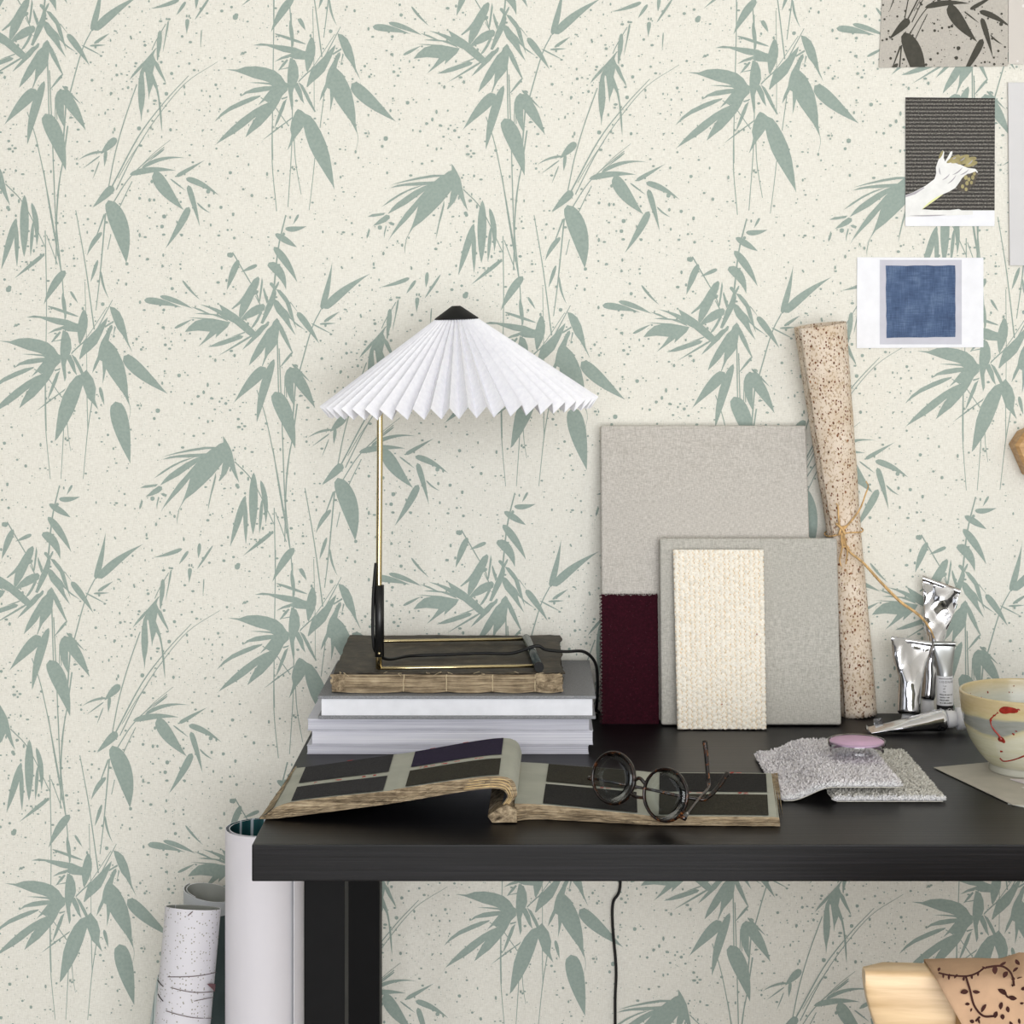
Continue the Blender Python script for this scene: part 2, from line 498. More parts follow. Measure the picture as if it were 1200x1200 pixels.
# wide fan
CM += frame(430, 180, 9.23, [
    [(915, 108), (940, 140), (975, 200), (1010, 270), (1035, 380), (1055, 480), (1090, 615), (1050, 560), (1020, 500), (985, 440), (950, 520), (880, 600), (865, 600), (895, 520), (905, 440), (915, 398), (870, 455), (800, 540), (700, 640), (600, 730), (500, 805), (450, 880), (430, 930), (414, 1020), (412, 1090), (406, 1020), (425, 920), (460, 850), (490, 780),
     (530, 660), (555, 570), (500, 640), (430, 720), (350, 800), (260, 900), (222, 960), (280, 850), (350, 740), (420, 640), (500, 550), (560, 480), (625, 405), (540, 465), (430, 545), (310, 610), (225, 655), (270, 590), (330, 530), (420, 465), (510, 405), (600, 360), (655, 340), (560, 345), (400, 350), (250, 372), (330, 340), (440, 320), (560, 308), (730, 300),
     (750, 285), (790, 250), (720, 255), (560, 280), (420, 305), (255, 340), (400, 295), (560, 255), (720, 228), (835, 230), (870, 200), (920, 178)],
    [(155, 580), (250, 500), (360, 430), (480, 375), (610, 340), (560, 362), (440, 410), (340, 465), (250, 525)],
    [(835, 505), (838, 560), (815, 660), (785, 760), (745, 935), (755, 840), (785, 700), (815, 580)], [(65, 782), (140, 710), (210, 660), (245, 670), (248, 700), (210, 735), (140, 765)],
    [(5, 684), (60, 655), (200, 640), (180, 665), (80, 682)], [(230, 745), (260, 738), (300, 755), (290, 780), (255, 770)], [(205, 775), (215, 790), (195, 870), (188, 920), (183, 860)], [(20, 810), (35, 830), (20, 890), (0, 920), (-5, 890)],
] + blob(140, 800, 25))
CM += frame(*V3, blob(462, 1000, 9) + stem([(452, 888), (540, 985), (640, 1190)], 5, 4))
# larger paint drops of the print
CM += frame(*V5, blob(740, 1125, 11) + blob(40, 557, 13) + blob(770, 215, 10) + blob(760, 262, 9) + blob(655, 130, 7) + blob(840, 960, 9) + blob(976, 98, 10) + blob(1036, 172, 8) + blob(595, 437, 8)
            + blob(808, 553, 8) + blob(482, 626, 9) + blob(1075, 395, 11) + blob(42, 182, 8) + blob(768, 653, 7) + blob(655, 400, 5) + blob(852, 302, 7))
CM += frame(*V1, blob(652, 602, 10) + blob(548, 352, 7) + blob(805, 345, 8) + blob(780, 440, 9) + blob(888, 298, 6) + blob(756, 292, 7) + blob(1108, 72, 10) + blob(1080, 810, 8) + blob(362, 768, 6) + blob(1012, 398, 7))

# fine spatter of the print: one random set per half-drop cell, denser in clumps
SP = []
r2 = random.Random(11)
for c in range(46):
    cx, cy, sp_ = r2.uniform(0, 538), r2.uniform(0, 321), r2.uniform(10, 34)
    for k in range(r2.randint(8, 22)):
        SP.append((cx + r2.gauss(0, sp_), cy + r2.gauss(0, sp_), 0.4 + r2.random() ** 4 * 1.4))
for k in range(1700):
    SP.append((r2.uniform(0, 538), r2.uniform(0, 321), 0.3 + r2.random() ** 5 * 1.7))
X0W, X1W, Y0W, Y1W = -1590, 2990, -1020, 1573       # printed area of the wall in mm = px
NI = range(-9, 10)
NJ = range(-6, 6)


def wall_pt(x, y, dep):
    wx, wy = warp(x, y)
    return (CAMX + (wx - PX) / 1000.0, -dep, CAMZ - (wy - PY) / 1000.0)


def build_wall(m_paper, m_ink):
    xl, xr, zt = -2.2, 2.4, 2.6
    V = [(xl, 0, 0), (xr, 0, 0), (xr, 0, zt), (xl, 0, zt), (xl, .1, 0), (xr, .1, 0), (xr, .1, zt), (xl, .1, zt)]
    Fc = [(0, 1, 2, 3), (7, 6, 5, 4), (0, 4, 5, 1), (1, 5, 6, 2), (2, 6, 7, 3), (3, 7, 4, 0)]
    M = [0] * 6
    dep = 0.0001
    for j in NJ:
        sets = CM + (AE if j % 2 == 0 else [])
        for i in NI:
            for idx, sel in ((0, CM), (1, AE), (2, AO)):
                if idx and j % 2:
                    continue
                for n, p in enumerate(sel):
                    ox = i * L1[0] + j * L2[0]; oy = i * L1[1] + j * L2[1]
                    if not (X0W - 120 < p[0][0] + ox < X1W and Y0W - 60 < p[0][1] + oy < Y1W - 60):
                        continue
                    d = dep + n * 1.2e-6 + idx * 4e-7
                    b = len(V)
                    pts = [wall_pt(x + ox, y + oy, d) for x, y in p]
                    if min(q[2] for q in pts) < 0.002:
                        continue
                    if max(q[2] for q in pts) > 2.598 or max(q[0] for q in pts) > 2.398 or min(q[0] for q in pts) < -2.198:
                        continue
                    V += pts
                    Fc.append(tuple(range(b, b + len(p))))
                    M.append(1)
            r3 = random.Random(5)
            for ni, (x, y, r) in enumerate(SP):
                qx = x + i * L1[0] + j * L2[0]; qy = y + i * L1[1] + j * L2[1]
                e = r3.uniform(.7, 1.35); ph = r3.uniform(0, 6)
                if not (X0W < qx < X1W and Y0W < qy < Y1W - 6) or (ni % 6 and not (-300 < qx < 1500 and -300 < qy < 1500)):
                    continue
                b = len(V)
                n = 6
                V += [wall_pt(qx + r * math.cos(ph + 2 * PI * k / n) * e, qy + r * math.sin(ph + 2 * PI * k / n) / e, 0.0009 + ni * 4e-7) for k in range(n)]
                Fc.append(tuple(range(b, b + n)))
                M.append(1)
    # orientation: faces look towards the room (-y)
    o = mesh('wall_back', V, Fc, [m_paper, m_ink], None, M)
    return o
# ------------------------------------------------------------ materials
def m_wallpaper():
    t = NT('wallpaper_ground')
    v = t.coord((1, 1, 1))
    a = t.noise(t.coord((900, 1, 160)), 1.0, 2)
    b = t.noise(t.coord((160, 1, 900)), 1.0, 2)
    s = t.math('ADD', a, b)
    c = t.ramp(t.math('MULTIPLY', s, 0.5), [(0.3, (218, 215, 204)), (0.7, (242, 240, 231))])
    t.base(c).set(Roughness=0.75, Specular_IOR_Level=0.2)
    return t.m


def m_ink():
    t = NT('wallpaper_print_green')
    f = t.noise(t.coord(), 300, 3)
    t.base(t.ramp(f, [(0.25, (147, 162, 154)), (0.75, (161, 175, 167))])).set(Roughness=0.75, Specular_IOR_Level=0.2)
    return t.m


def m_blackwood():
    t = NT('black_stained_wood')
    f = t.noise(t.coord((6, 90, 420)), 1.0, 5, 0.6)
    t.base(t.ramp(f, [(0.3, (6, 5, 6)), (0.5, (12, 11, 13)), (0.72, (24, 22, 26))]))
    f2 = t.noise(t.coord((5, 260, 300)), 1.0, 3)
    t.set(Roughness=0.4, Specular_IOR_Level=0.22)
    t.bump(f2, 0.25, 0.0006)
    return t.m


def m_linen(name, c, dk):
    t = NT(name)
    a = t.noise(t.coord((1500, 40, 220)), 1.0, 2)
    b = t.noise(t.coord((220, 40, 1500)), 1.0, 2)
    s = t.math('MULTIPLY', t.math('ADD', a, b), 0.5)
    t.base(t.ramp(s, [(0.34, dk), (0.62, c)])).set(Roughness=0.9, Specular_IOR_Level=0.1)
    t.bump(s, 0.4, 0.0006)
    return t.m


def m_pages(name, c0, c1, c2, freq=2600, lo=0.3, hi=0.7):
    t = NT(name)
    f = t.noise(t.coord((4, 4, freq)), 1.0, 3, 0.7)
    t.base(t.ramp(f, [(lo, c0), (0.5, c1), (hi, c2)])).set(Roughness=0.8, Specular_IOR_Level=0.15)
    return t.m


def m_cloth_grey():
    t = NT('grey_book_cloth')
    s = t.math('MULTIPLY', t.math('ADD', t.noise(t.coord((1400, 300, 900)), 1.0, 2), t.noise(t.coord((300, 1400, 900)), 1.0, 2)), 0.5)
    t.base(t.ramp(s, [(0.35, (120, 121, 124)), (0.65, (158, 159, 162))])).set(Roughness=0.85, Specular_IOR_Level=0.15)
    t.bump(s, 0.3, 0.0004)
    return t.m


def m_leather():
    t = NT('worn_brown_leather')
    f = t.noise(t.coord(), 55, 6, 0.65)
    c = t.ramp(f, [(0.3, (42, 37, 30)), (0.55, (70, 62, 50)), (0.72, (98, 87, 70))])
    g = t.noise(t.coord((1, 1, 1)), 160, 5, 0.7)
    c = t.mix(t.math('GREATER_THAN', g, 0.70), c, (150, 132, 105))
    t.base(c).set(Roughness=0.6, Specular_IOR_Level=0.3)
    t.bump(f, 0.4, 0.002)
    return t.m


def m_oldpaper(name='old_paper_edge', sx=14, sz=700):
    t = NT(name)
    f = t.noise(t.coord((sx, sx, sz)), 1.0, 5, 0.7, 0.6)
    g = t.noise(t.coord((60, 60, 90)), 1.0, 4, 0.6)
    s = t.math('ADD', t.math('MULTIPLY', f, 0.7), t.math('MULTIPLY', g, 0.3))
    t.base(t.ramp(s, [(0.34, (62, 53, 42)), (0.47, (132, 116, 94)), (0.58, (176, 158, 130)), (0.7, (206, 191, 165))])).set(Roughness=0.85, Specular_IOR_Level=0.1)
    t.bump(s, 0.5, 0.002)
    return t.m


def m_metal(name, c, rough):
    t = NT(name)
    f = t.noise(t.coord(), 90, 3)
    t.base(c).set(Metallic=1.0)
    r = t.n('ShaderNodeMapRange')
    r.inputs[3].default_value = rough * 0.8
    r.inputs[4].default_value = rough * 1.25
    t.l(f, r.inputs[0])
    t.l(r.outputs[0], t.b.inputs['Roughness'])
    return t.m


def m_bark():
    t = NT('speckled_fibre_paper')
    v = t.coord()
    f = t.noise(v, 38, 4, 0.6)
    c = t.ramp(f, [(0.3, (210, 191, 168)), (0.7, (234, 221, 206))])
    fl = t.noise(t.coord((1, 1, 0.7)), 420, 2, 0.5)
    c = t.mix(t.math('MULTIPLY', t.math('GREATER_THAN', fl, 0.57), 0.6), c, (168, 138, 100))
    v2 = t.vor(t.coord((1, 1, 0.75)), 190)
    spot = t.math('LESS_THAN', v2.outputs['Distance'], 0.24)
    pick = t.n('ShaderNodeSeparateColor')
    t.l(v2.outputs['Color'], pick.inputs[0])
    spot = t.math('MULTIPLY', spot, t.math('GREATER_THAN', pick.outputs[0], 0.62))
    dark = t.ramp(pick.outputs[1], [(0.0, (104, 66, 50)), (0.5, (166, 116, 76)), (1.0, (84, 76, 66))])
    c = t.mix(spot, c, dark)
    v3 = t.vor(t.coord((1, 1, 0.75)), 330)
    p3 = t.n('ShaderNodeSeparateColor')
    t.l(v3.outputs['Color'], p3.inputs[0])
    s3 = t.math('MULTIPLY', t.math('LESS_THAN', v3.outputs['Distance'], 0.3), t.math('GREATER_THAN', p3.outputs[0], 0.55))
    c = t.mix(s3, c, (116, 74, 52))
    t.base(c).set(Roughness=0.8, Specular_IOR_Level=0.2)
    t.bump(fl, 0.3, 0.0006)
    return t.m


def m_wood(name, c0, c1, sc=(8, 120, 120)):
    t = NT(name)
    f = t.noise(t.coord(sc), 1.0, 4, 0.6, 0.3)
    t.base(t.ramp(f, [(0.3, c0), (0.7, c1)])).set(Roughness=0.5, Specular_IOR_Level=0.35)
    return t.m


def m_weave_dark(name, c0, c1):
    t = NT(name)
    f = t.math('MULTIPLY', t.math('ADD', t.noise(t.coord((1300, 200, 500)), 1.0, 2), t.noise(t.coord((250, 1300, 500)), 1.0, 2)), 0.5)
    t.base(t.ramp(f, [(0.35, c0), (0.65, c1)])).set(Roughness=0.9, Specular_IOR_Level=0.1)
    t.bump(f, 0.3, 0.0004)
    return t.m


def m_glass(name='clear_glass', tint=(246, 248, 248), ior=1.45, gain=1.0):
    """thin clear glass: fresnel mix of a mirror and a see-through layer"""
    t = NT(name)
    t.t.nodes.remove(t.b)
    tr = t.n('ShaderNodeBsdfTransparent'); tr.inputs[0].default_value = lin(tint)
    gl_ = t.n('ShaderNodeBsdfGlossy'); gl_.inputs['Roughness'].default_value = .03
    fr = t.n('ShaderNodeFresnel'); fr.inputs[0].default_value = ior
    mx = t.n('ShaderNodeMixShader')
    t.l(t.math('MULTIPLY', fr.outputs[0], gain, True), mx.inputs[0]); t.l(tr.outputs[0], mx.inputs[1]); t.l(gl_.outputs[0], mx.inputs[2])
    t.l(mx.outputs[0], t.t.nodes['Material Output'].inputs['Surface'])
    return t.m


def m_tortoise():
    t = NT('tortoiseshell')
    f = t.noise(t.coord(), 130, 3, 0.6, 0.8)
    t.base(t.ramp(f, [(0.50, (18, 12, 10)), (0.62, (62, 34, 16)), (0.75, (150, 92, 44))])).set(Roughness=0.15, Specular_IOR_Level=0.5)
    return t.m


def m_spatter(name, c, dots, scale=330, amount=0.62):
    t = NT(name)
    v = t.vor(t.coord(), scale)
    p = t.n('ShaderNodeSeparateColor')
    t.l(v.outputs['Color'], p.inputs[0])
    s = t.math('MULTIPLY', t.math('LESS_THAN', v.outputs['Distance'], 0.28), t.math('GREATER_THAN', p.outputs[0], amount))
    t.base(t.mix(s, c, dots)).set(Roughness=0.45, Specular_IOR_Level=0.35)
    return t.m


WALLP, INK = m_wallpaper(), m_ink()
BLACKWOOD = m_blackwood()
LEGBLK = simple('black_leg_paint', (13, 13, 14), .55, var=.1, spec=.12)
LINEN = m_linen('natural_linen', (209, 204, 197), (170, 165, 157))
LINEN2 = m_linen('grey_linen', (198, 195, 187), (160, 157, 149))
WHITE_PAGE = simple('white_page_block', (238, 239, 244), 0.8, var=0.02, spec=0.1)
MAG_PAGE = m_pages('magazine_page_edge', (150, 151, 166), (206, 206, 217), (240, 240, 246), 1500)
MAG_PAGE2 = m_pages('magazine_page_edge_pale', (196, 196, 208), (226, 226, 236), (246, 246, 250), 1100)
CLOTHG = m_cloth_grey()
LEATHER = m_leather()
OLDPAPER = m_oldpaper()
BRASS = m_metal('polished_brass', (208, 192, 150), 0.18)
BLACKPL = simple('black_plastic', (18, 18, 19), 0.38, spec=0.5, var=0.1)
MATTBLACK = simple('matt_black', (15, 15, 15), 0.6, var=0.15, spec=0.3)
RUBBER = simple('dark_green_grey_sleeve', (52, 60, 60), 0.25, spec=0.6, var=0.1)
SHADE = NT('pleated_white_shade')
SHADE.base(SHADE.ramp(SHADE.noise(SHADE.coord(), 200, 3), [(0.3, (236, 236, 242)), (0.7, (246, 246, 250))])).set(Roughness=0.9, Specular_IOR_Level=0.1)
SHADE = SHADE.m
FOIL = m_metal('aluminium_foil_tube', (222, 222, 226), 0.13)
FOIL2 = m_metal('dull_aluminium_tube', (168, 170, 170), 0.3)
WCAP = simple('white_plastic_cap', (232, 232, 236), 0.4, var=0.02, spec=0.4)
BARK = m_bark()
RAFFIA = simple('raffia', (200, 164, 114), 0.7, var=0.2, scale=300, sc=(1, 1, .2))
CARD = simple('white_card', (240, 241, 246), 0.6, var=0.015, spec=0.2)
GLASS = m_glass(tint=(240, 242, 244), gain=1.6)


# --------------------------------------------------------------- setting
struct(build_wall(WALLP, INK))
FLOORM = m_wood('floor_boards', (178, 170, 160), (204, 196, 186), (4, 60, 1))
ROOMW = simple('plain_wall_paint', (222, 220, 214), 0.9, var=0.02, scale=8, spec=0.1)
DARKW = simple('deep_grey_wall_paint', (70, 70, 72), 0.9, var=0.05, scale=8, spec=0.1)
struct(mesh('floor', [(-2.2, -4.4, 0), (2.4, -4.4, 0), (2.4, 0, 0), (-2.2, 0, 0), (-2.2, -4.4, -.1), (2.4, -4.4, -.1), (2.4, 0, -.1), (-2.2, 0, -.1)],
            [(0, 1, 2, 3), (7, 6, 5, 4), (0, 4, 5, 1), (1, 5, 6, 2), (2, 6, 7, 3), (3, 7, 4, 0)], FLOORM))
b = MB(); b.box((-2.2, -4.4, 2.6), (2.4, .1, 2.7)); struct(b.out('ceiling', ROOMW))
b = MB(); b.box((2.4, -4.4, -.1), (2.5, .1, 2.7)); struct(b.out('wall_right', ROOMW))
# left wall with a tall window
b = MB()
WY0, WY1, WZ0, WZ1 = -3.6, -1.5, 0.7, 2.3
b.box((-2.3, -4.4, -.1), (-2.2, WY0, 2.7)).box((-2.3, WY1, -.1), (-2.2, .1, 2.7)).box((-2.3, WY0, -.1), (-2.2, WY1, WZ0)).box((-2.3, WY0, WZ1), (-2.2, WY1, 2.7))
struct(b.out('wall_left', DARKW))
# rear wall (behind the photographer) with an added window, set low to light under the desk
RX0, RX1, RZ0, RZ1 = -0.95, 2.05, 0.08, 2.35
b = MB()
b.box((-2.2, -4.5, -.1), (RX0, -4.4, 2.7)).box((RX1, -4.5, -.1), (2.4, -4.4, 2.7)).box((RX0, -4.5, -.1), (RX1, -4.4, RZ0)).box((RX0, -4.5, RZ1), (RX1, -4.4, 2.7))
struct(b.out('wall_rear', DARKW))
FRM = simple('window_frame_paint', (60, 60, 60), 0.5, var=0.03)
b = MB()
for y in (WY0, (WY0 + WY1) / 2 - .02, WY1 - .04):
    b.box((-2.27, y, WZ0), (-2.23, y + .04, WZ1))
for z in (WZ0, WZ0 + .75, WZ1 - .04):
    b.box((-2.27, WY0, z), (-2.23, WY1, z + .04))
struct(b.out('window_1', FRM))
b = MB()
for x in (RX0, RX0 + .98, RX0 + 1.96, RX1 - .04):
    b.box((x, -4.47, RZ0), (x + .04, -4.43, RZ1))
for z in (RZ0, RZ0 + .8, RZ1 - .04):
    b.box((RX0, -4.47, z), (RX1, -4.43, z + .04))
struct(b.out('added_window_rear', FRM))  # frame of the added, unseen rear window


def area(name, loc, size, size_y, power, rot, col=(1, 1, 1)):
    d = bpy.data.lights.new(name, 'AREA')
    d.shape = 'RECTANGLE'
    d.size, d.size_y, d.energy, d.color = size, size_y, power, col
    o = bpy.data.objects.new(name, d)
    o.location = loc
    o.rotation_euler = rot
    return link(o)


area('window_daylight_left', (-2.32, (WY0 + WY1) / 2, (WZ0 + WZ1) / 2), 1.6, 2.1, 9, (0, -PI / 2, 0), (.985, 0.99, 1.0))
area('added_light_rear', ((RX0 + RX1) / 2, -4.53, (RZ0 + RZ1) / 2), 3.0, 2.2, 180, (PI / 2, 0, 0), (.985, 0.99, 1.0))  # added main light from behind the camera, brightens wall and desk
w = bpy.data.worlds.new('sky'); SC.world = w; w.use_nodes = True
w.node_tree.nodes['Background'].inputs[0].default_value = (0.85, 0.92, 1.0, 1)
w.node_tree.nodes['Background'].inputs[1].default_value = 0.6

# ------------------------------------------------------------------ desk
DX0, DX1, DY0, DY1, DT = -0.2227, 1.38, -0.5824, -0.014, 0.0322
desk = thing('desk', (0.58, -0.3, 0), 'black stained wooden desk along the patterned wall carrying books and samples', 'desk')
b = MB(); b.box((DX0, DY0, TOP - DT), (DX1, DY1, TOP), 0, 0.0012, 2); b.out('tabletop', BLACKWOOD, desk)
for (x, y) in ((-.1813, -.545), (-.2013 + .0205, -.142), (1.29, -.545), (1.29, -.142)):
    b = MB(); b.box((x, y, 0.0), (x + .0365, y + .0365, TOP - DT - .0002), 0, 0.001, 2); b.out('leg', LEGBLK, desk)

# ------------------------------------------------------- stack of books
def box_obj(name, lo, hi, mat, parent=None, bev=0.0006):
    b = MB(); b.box(lo, hi, 0, bev, 2)
    return b.out(name, mat, parent)


def magazine(lo, hi, label, mat, name='magazine'):
    t = thing(name, ((lo[0] + hi[0]) / 2, (lo[1] + hi[1]) / 2, lo[2]), label, 'magazine', 'pale magazines under the books')
    h = hi[2] - lo[2]
    c = simple(name + '_cover', (206, 206, 216), 0.5, var=0.03)
    box_obj('page_block', (lo[0] + .0006, lo[1] + .0004, lo[2] + .0009), (hi[0] - .0006, hi[1], hi[2] - .0009), mat, t, 0.0005)
    box_obj('cover', (lo[0], lo[1], hi[2] - .0009), (hi[0], hi[1], hi[2]), c, t, 0.0003)
    box_obj('cover', (lo[0], lo[1], lo[2]), (hi[0], hi[1], lo[2] + .0009), c, t, 0.0003)
    return t


magazine((-.2146, -.2282, .7402), (.083, -.020, .7497), 'thick pale magazine at the bottom of the book stack on the desk', MAG_PAGE)
magazine((-.2098, -.2278, .7499), (.0876, -.022, .7650), 'thick white-edged magazine second from the bottom of the book stack', MAG_PAGE2)
magazine((-.2140, -.2286, .7652), (.0840, -.021, .7776), 'lilac-grey edged magazine just under the grey clothbound book', MAG_PAGE)

hb = thing('hardback_book', (-.056, -.12, .7778), 'grey clothbound hardback with thick white page block under the old brown book', 'book')
gx0, gx1, gy0, gy1 = -.2026, .0904, -.2322, -.0165
box_obj('bottom_cover', (gx0, gy0, .7778), (gx1, gy1, .7812), CLOTHG, hb, 0.0012)
box_obj('top_cover', (gx0, gy0, .7990), (gx1, gy1, .8024), CLOTHG, hb, 0.0012)
box_obj('page_block', (gx0 + .0035, gy0 + .003, .7812), (gx1 - .0035, gy1 - .002, .7990), WHITE_PAGE, hb, 0.0004)
# rounded spine at the wall side
b = MB(); b.box((gx0, gy1 - .002, .7786), (gx1, gy1 + .002, .8016), 0, 0.0015, 2); b.out('spine', CLOTHG, hb)

# old tattered book with the spine leather gone: its sewn gatherings face us
ax0, ax1, ay0, ay1 = -.1885, .0563, -.2185, -.0120


def ztop(y):
    return .825 + .006 * (y - ay0) / (ay1 - ay0)


old = thing('antique_book', (-.066, -.115, .8026), 'tattered antique brown leather book with bare sewn spine lying under the lamp base', 'book')
rnd.seed(3)
N = 40
rows = []
def cover_mesh(zb, th, seed, name, slope):
    r = random.Random(seed)
    xs = [ax0 + (ax1 - ax0) * i / N for i in range(N + 1)]
    ys = [ay0 + (ay1 - ay0) * k / 10 for k in range(11)]
    jf = [r.uniform(-.0016, .0016) for _ in xs]; jb = [r.uniform(-.0012, .0012) for _ in xs]
    jl = [r.uniform(-.0014, .0014) for _ in ys]; jr = [r.uniform(-.0022, .0022) for _ in ys]
    def P(i, k, up):
        x, y = xs[i], ys[k]
        if i == 0: x += jl[k]
        if i == N: x += jr[k]
        if k == 0: y += jf[i] + .002 + .0022 * noise.noise(Vector((x * 55, 0, seed + 2)))
        if k == 10: y += jb[i]
        z = zb + (slope * (ys[k] - ay0) / (ay1 - ay0)) + .0007 * noise.noise(Vector((x * 30, y * 30, seed)))
        edge = max(0, 1 - min(i, N - i) / 1.0) + max(0, 1 - min(k, 10 - k))
        return Vector((x, y, z + (th if up else 0) - (0.0006 if up and edge else 0)))
    b = MB()
    b.grid([[P(i, k, True) for i in range(N + 1)] for k in range(11)], 0, True)
    b.grid([[P(i, k, False) for i in range(N + 1)] for k in range(11)], 0, True)
    ring = [(i, 0) for i in range(N)] + [(N, k) for k in range(10)] + [(i, 10) for i in range(N, 0, -1)] + [(0, k) for k in range(10, 0, -1)]
    b.grid([[P(i, k, False) for i, k in ring], [P(i, k, True) for i, k in ring]], 0, False, True)
    return b.out(name, LEATHER, old)
cover_mesh(.8227, .0023, 4, 'top_cover', .006)
cover_mesh(.8028, .0020, 5, 'bottom_cover', .0005)
# text block: five gatherings bulging between the cords
b = MB()
cords = [ax0 + .001, at(473, 800, -.2185).x, at(523, 800, -.2185).x, at(577, 800, -.2185).x, at(627, 800, -.2185).x, ax1 - .001]
NX, NZ = 130, 16
rows = []
for k in range(NZ + 1):
    row = []
    tz = k / NZ
    for i in range(NX + 1):
        x = cords[0] + (cords[-1] - cords[0]) * i / NX
        for s in range(5):
            if cords[s] <= x <= cords[s + 1]:
                q = (x - cords[s]) / (cords[s + 1] - cords[s])
        bul = .0034 * (max(0, math.sin(PI * q)) ** .5) * (math.sin(PI * (0.12 + .76 * tz)) ** .5)
        rg = .0010 * noise.noise(Vector((x * 60, tz * 22, 1.0))) + .0006 * noise.noise(Vector((x * 15, tz * 60, 3.0)))
        row.append(Vector((x, ay0 + .0005 - bul + rg, .8046 - .0016 * math.sin(PI * q) * (1 - tz) ** 2 + (.8226 - .8046) * tz)))
    rows.append(row)
b.grid(rows, 0, False)
back = [[Vector((p.x, ay1 - .004, p.z + .0045 * (p.z - .8046) / .018)) for p in r] for r in rows]
b.grid([[r[0] for r in rows], [r[0] for r in back]], 0, False)
b.grid([[r[-1] for r in back], [r[-1] for r in rows]], 0, False)
b.grid([[r[0] for r in back], [r[-1] for r in back]], 0, False) if False else None
b.grid([back[k] for k in range(0, NZ + 1, NZ)], 0, False)
b.out('text_block', OLDPAPER, old)
CORD = simple('pale_sewing_cord', (196, 178, 146), 0.8, var=0.1)
for cx in cords[1:5]:
    pts = [Vector((cx + rnd.uniform(-.0005, .0005), ay0 - .0006 + rnd.uniform(-.0004, .0004), .8046 + .018 * k / 6)) for k in range(7)]
    b = MB(); b.tube(pts, .0007, 6); b.out('sewing_cord', CORD, old)
# shreds of paper and leather left at both ends of the spine
SHRED = m_oldpaper('torn_spine_paper', 90, 120)
for (x0, x1) in ((ax0 - .001, ax0 + .013), (ax1 - .028, ax1 - .001)):
    b = MB()
    for q in range(7):
        za = .805 + .0026 * q
        n = 8
        r0, r1 = [], []
        for i in range(n + 1):
            x = x0 + (x1 - x0) * i / n
            j = rnd.uniform(-.0012, .0012)
            r0.append(Vector((x + j, ay0 - .0030 + rnd.uniform(-.001, .0006), za + rnd.uniform(-.0004, .0004))))
            r1.append(Vector((x + j, ay0 - .0022 + rnd.uniform(-.001, .001), za + .0028 + rnd.uniform(-.0006, .0006))))
        b.grid([r0, r1], 0, False)
    b.out('torn_spine_leather', SHRED, old)
for q in range(12):
    x = rnd.choice([rnd.uniform(ax0 - .001, ax0 + .03), rnd.uniform(ax1 - .035, ax1), rnd.uniform(ax0, ax1)])
    p = Vector((x, ay0 - .001, .8240))
    b = MB()
    b.tube(cat([p, p + Vector((rnd.uniform(-.004, .004), -.002, rnd.uniform(-.001, .002))), p + Vector((rnd.uniform(-.007, .007), -.003, rnd.uniform(-.003, .003)))], 3), .00028, 4)
    b.out('loose_thread', CORD, old)

# ------------------------------------------------------------------ lamp
lamp = thing('table_lamp', (-.06, -.14, .8275), 'brass table lamp with white pleated shade standing on the antique book', 'lamp')
rr = .0019
FL = Vector((-.1410, -.2120, ztop(-.212) + rr + .0008)); FR = Vector((.0300, -.2120, FL.z + .0026))
BR = Vector((.0171, -.0650, ztop(-.065) + rr + .0034)); BL = Vector((-.1540, -.0650, BR.z - .0024))
b = MB()
def corner(p, a, c, r=.004):
    u = (a - p).normalized(); v = (c - p).normalized()
    return [p + u * r, p + (u + v) * r * .3, p + v * r]
path = corner(FL, FR, BL) + corner(BL, FL, BR) + [BR]
b.tube([FR] + path, rr, 10)
b.out('base_frame', BRASS, lamp)
dv = (BR - FR)
b = MB(); b.tube([FR - dv * .02, BR + dv * .03], .0048, 16)
o = b.out('base_sleeve', RUBBER, lamp)
o['label'] = 'dark rubber-like sleeve on the short side of the base'
b = MB(); b.tube([FR - dv * .05, FR - dv * .015], .0052, 16); b.out('end_cap', MATTBLACK, lamp)
PXX, PYY = -.1398, -.212
b = MB(); b.tube(cat([(PXX, PYY, FL.z), (PXX, PYY, .92), (PXX + .001, PYY, 1.05), (PXX + .0015, PYY, 1.112), (PXX + .006, PYY + .004, 1.1275), (-.0576, -.155, 1.1275)], 6), .0033, 14); b.out('stem', BRASS, lamp)
b = MB(); b.tube([(PXX + .0006, PYY, .8405), (PXX + .0006, PYY, .9165)], .0050, 18); b.out('stem_sleeve', BLACKPL, lamp)
b = MB()
b.lathe([(.0, -.0007), (.0016, -.0007), (.0016, 0.0007), (0, .0007)], (0, 0, 0), 12)
b.v = [Vector((PXX + .0006 + v.x, PYY - .0052 + v.z, .8445 + v.y)) for v in b.v]
b.out('screw', BRASS, lamp)
zc = ztop(-.13) + .0036
CORDM = simple('black_cable', (14, 14, 14), 0.45, var=0.1)
b = MB()
pts = [(PXX - .0030, PYY - .001, .940), (PXX - .0046, PYY - .001, .922), (PXX - .0058, PYY - .001, .905), (PXX - .0064, PYY - .001, .88), (PXX - .0060, PYY - .001, .858), (PXX - .0035, PYY + .003, .845), (PXX + .008, PYY + .02, zc + .003)]
pts += [(at(480, 768, -.155).x, -.155, zc), (at(518, 764, -.145).x, -.148, zc), (at(565, 760, -.14).x, -.140, zc + .0004), (at(600, 762, -.14).x, -.140, zc + .0004)]
pts += [(.0275, -.140, zc + .0085), (at(640, 766, -.138).x, -.138, zc + .004), (at(662, 765, -.136).x, -.133, zc + .001), (at(684, 769, -.12).x, -.122, zc - .001), (.0935, -.108, .816), (.0970, -.09, .793), (.0975, -.060, .762), (.0975, -.03, .7465), (.100, -.012, .742), (.104, -.0065, .728)]
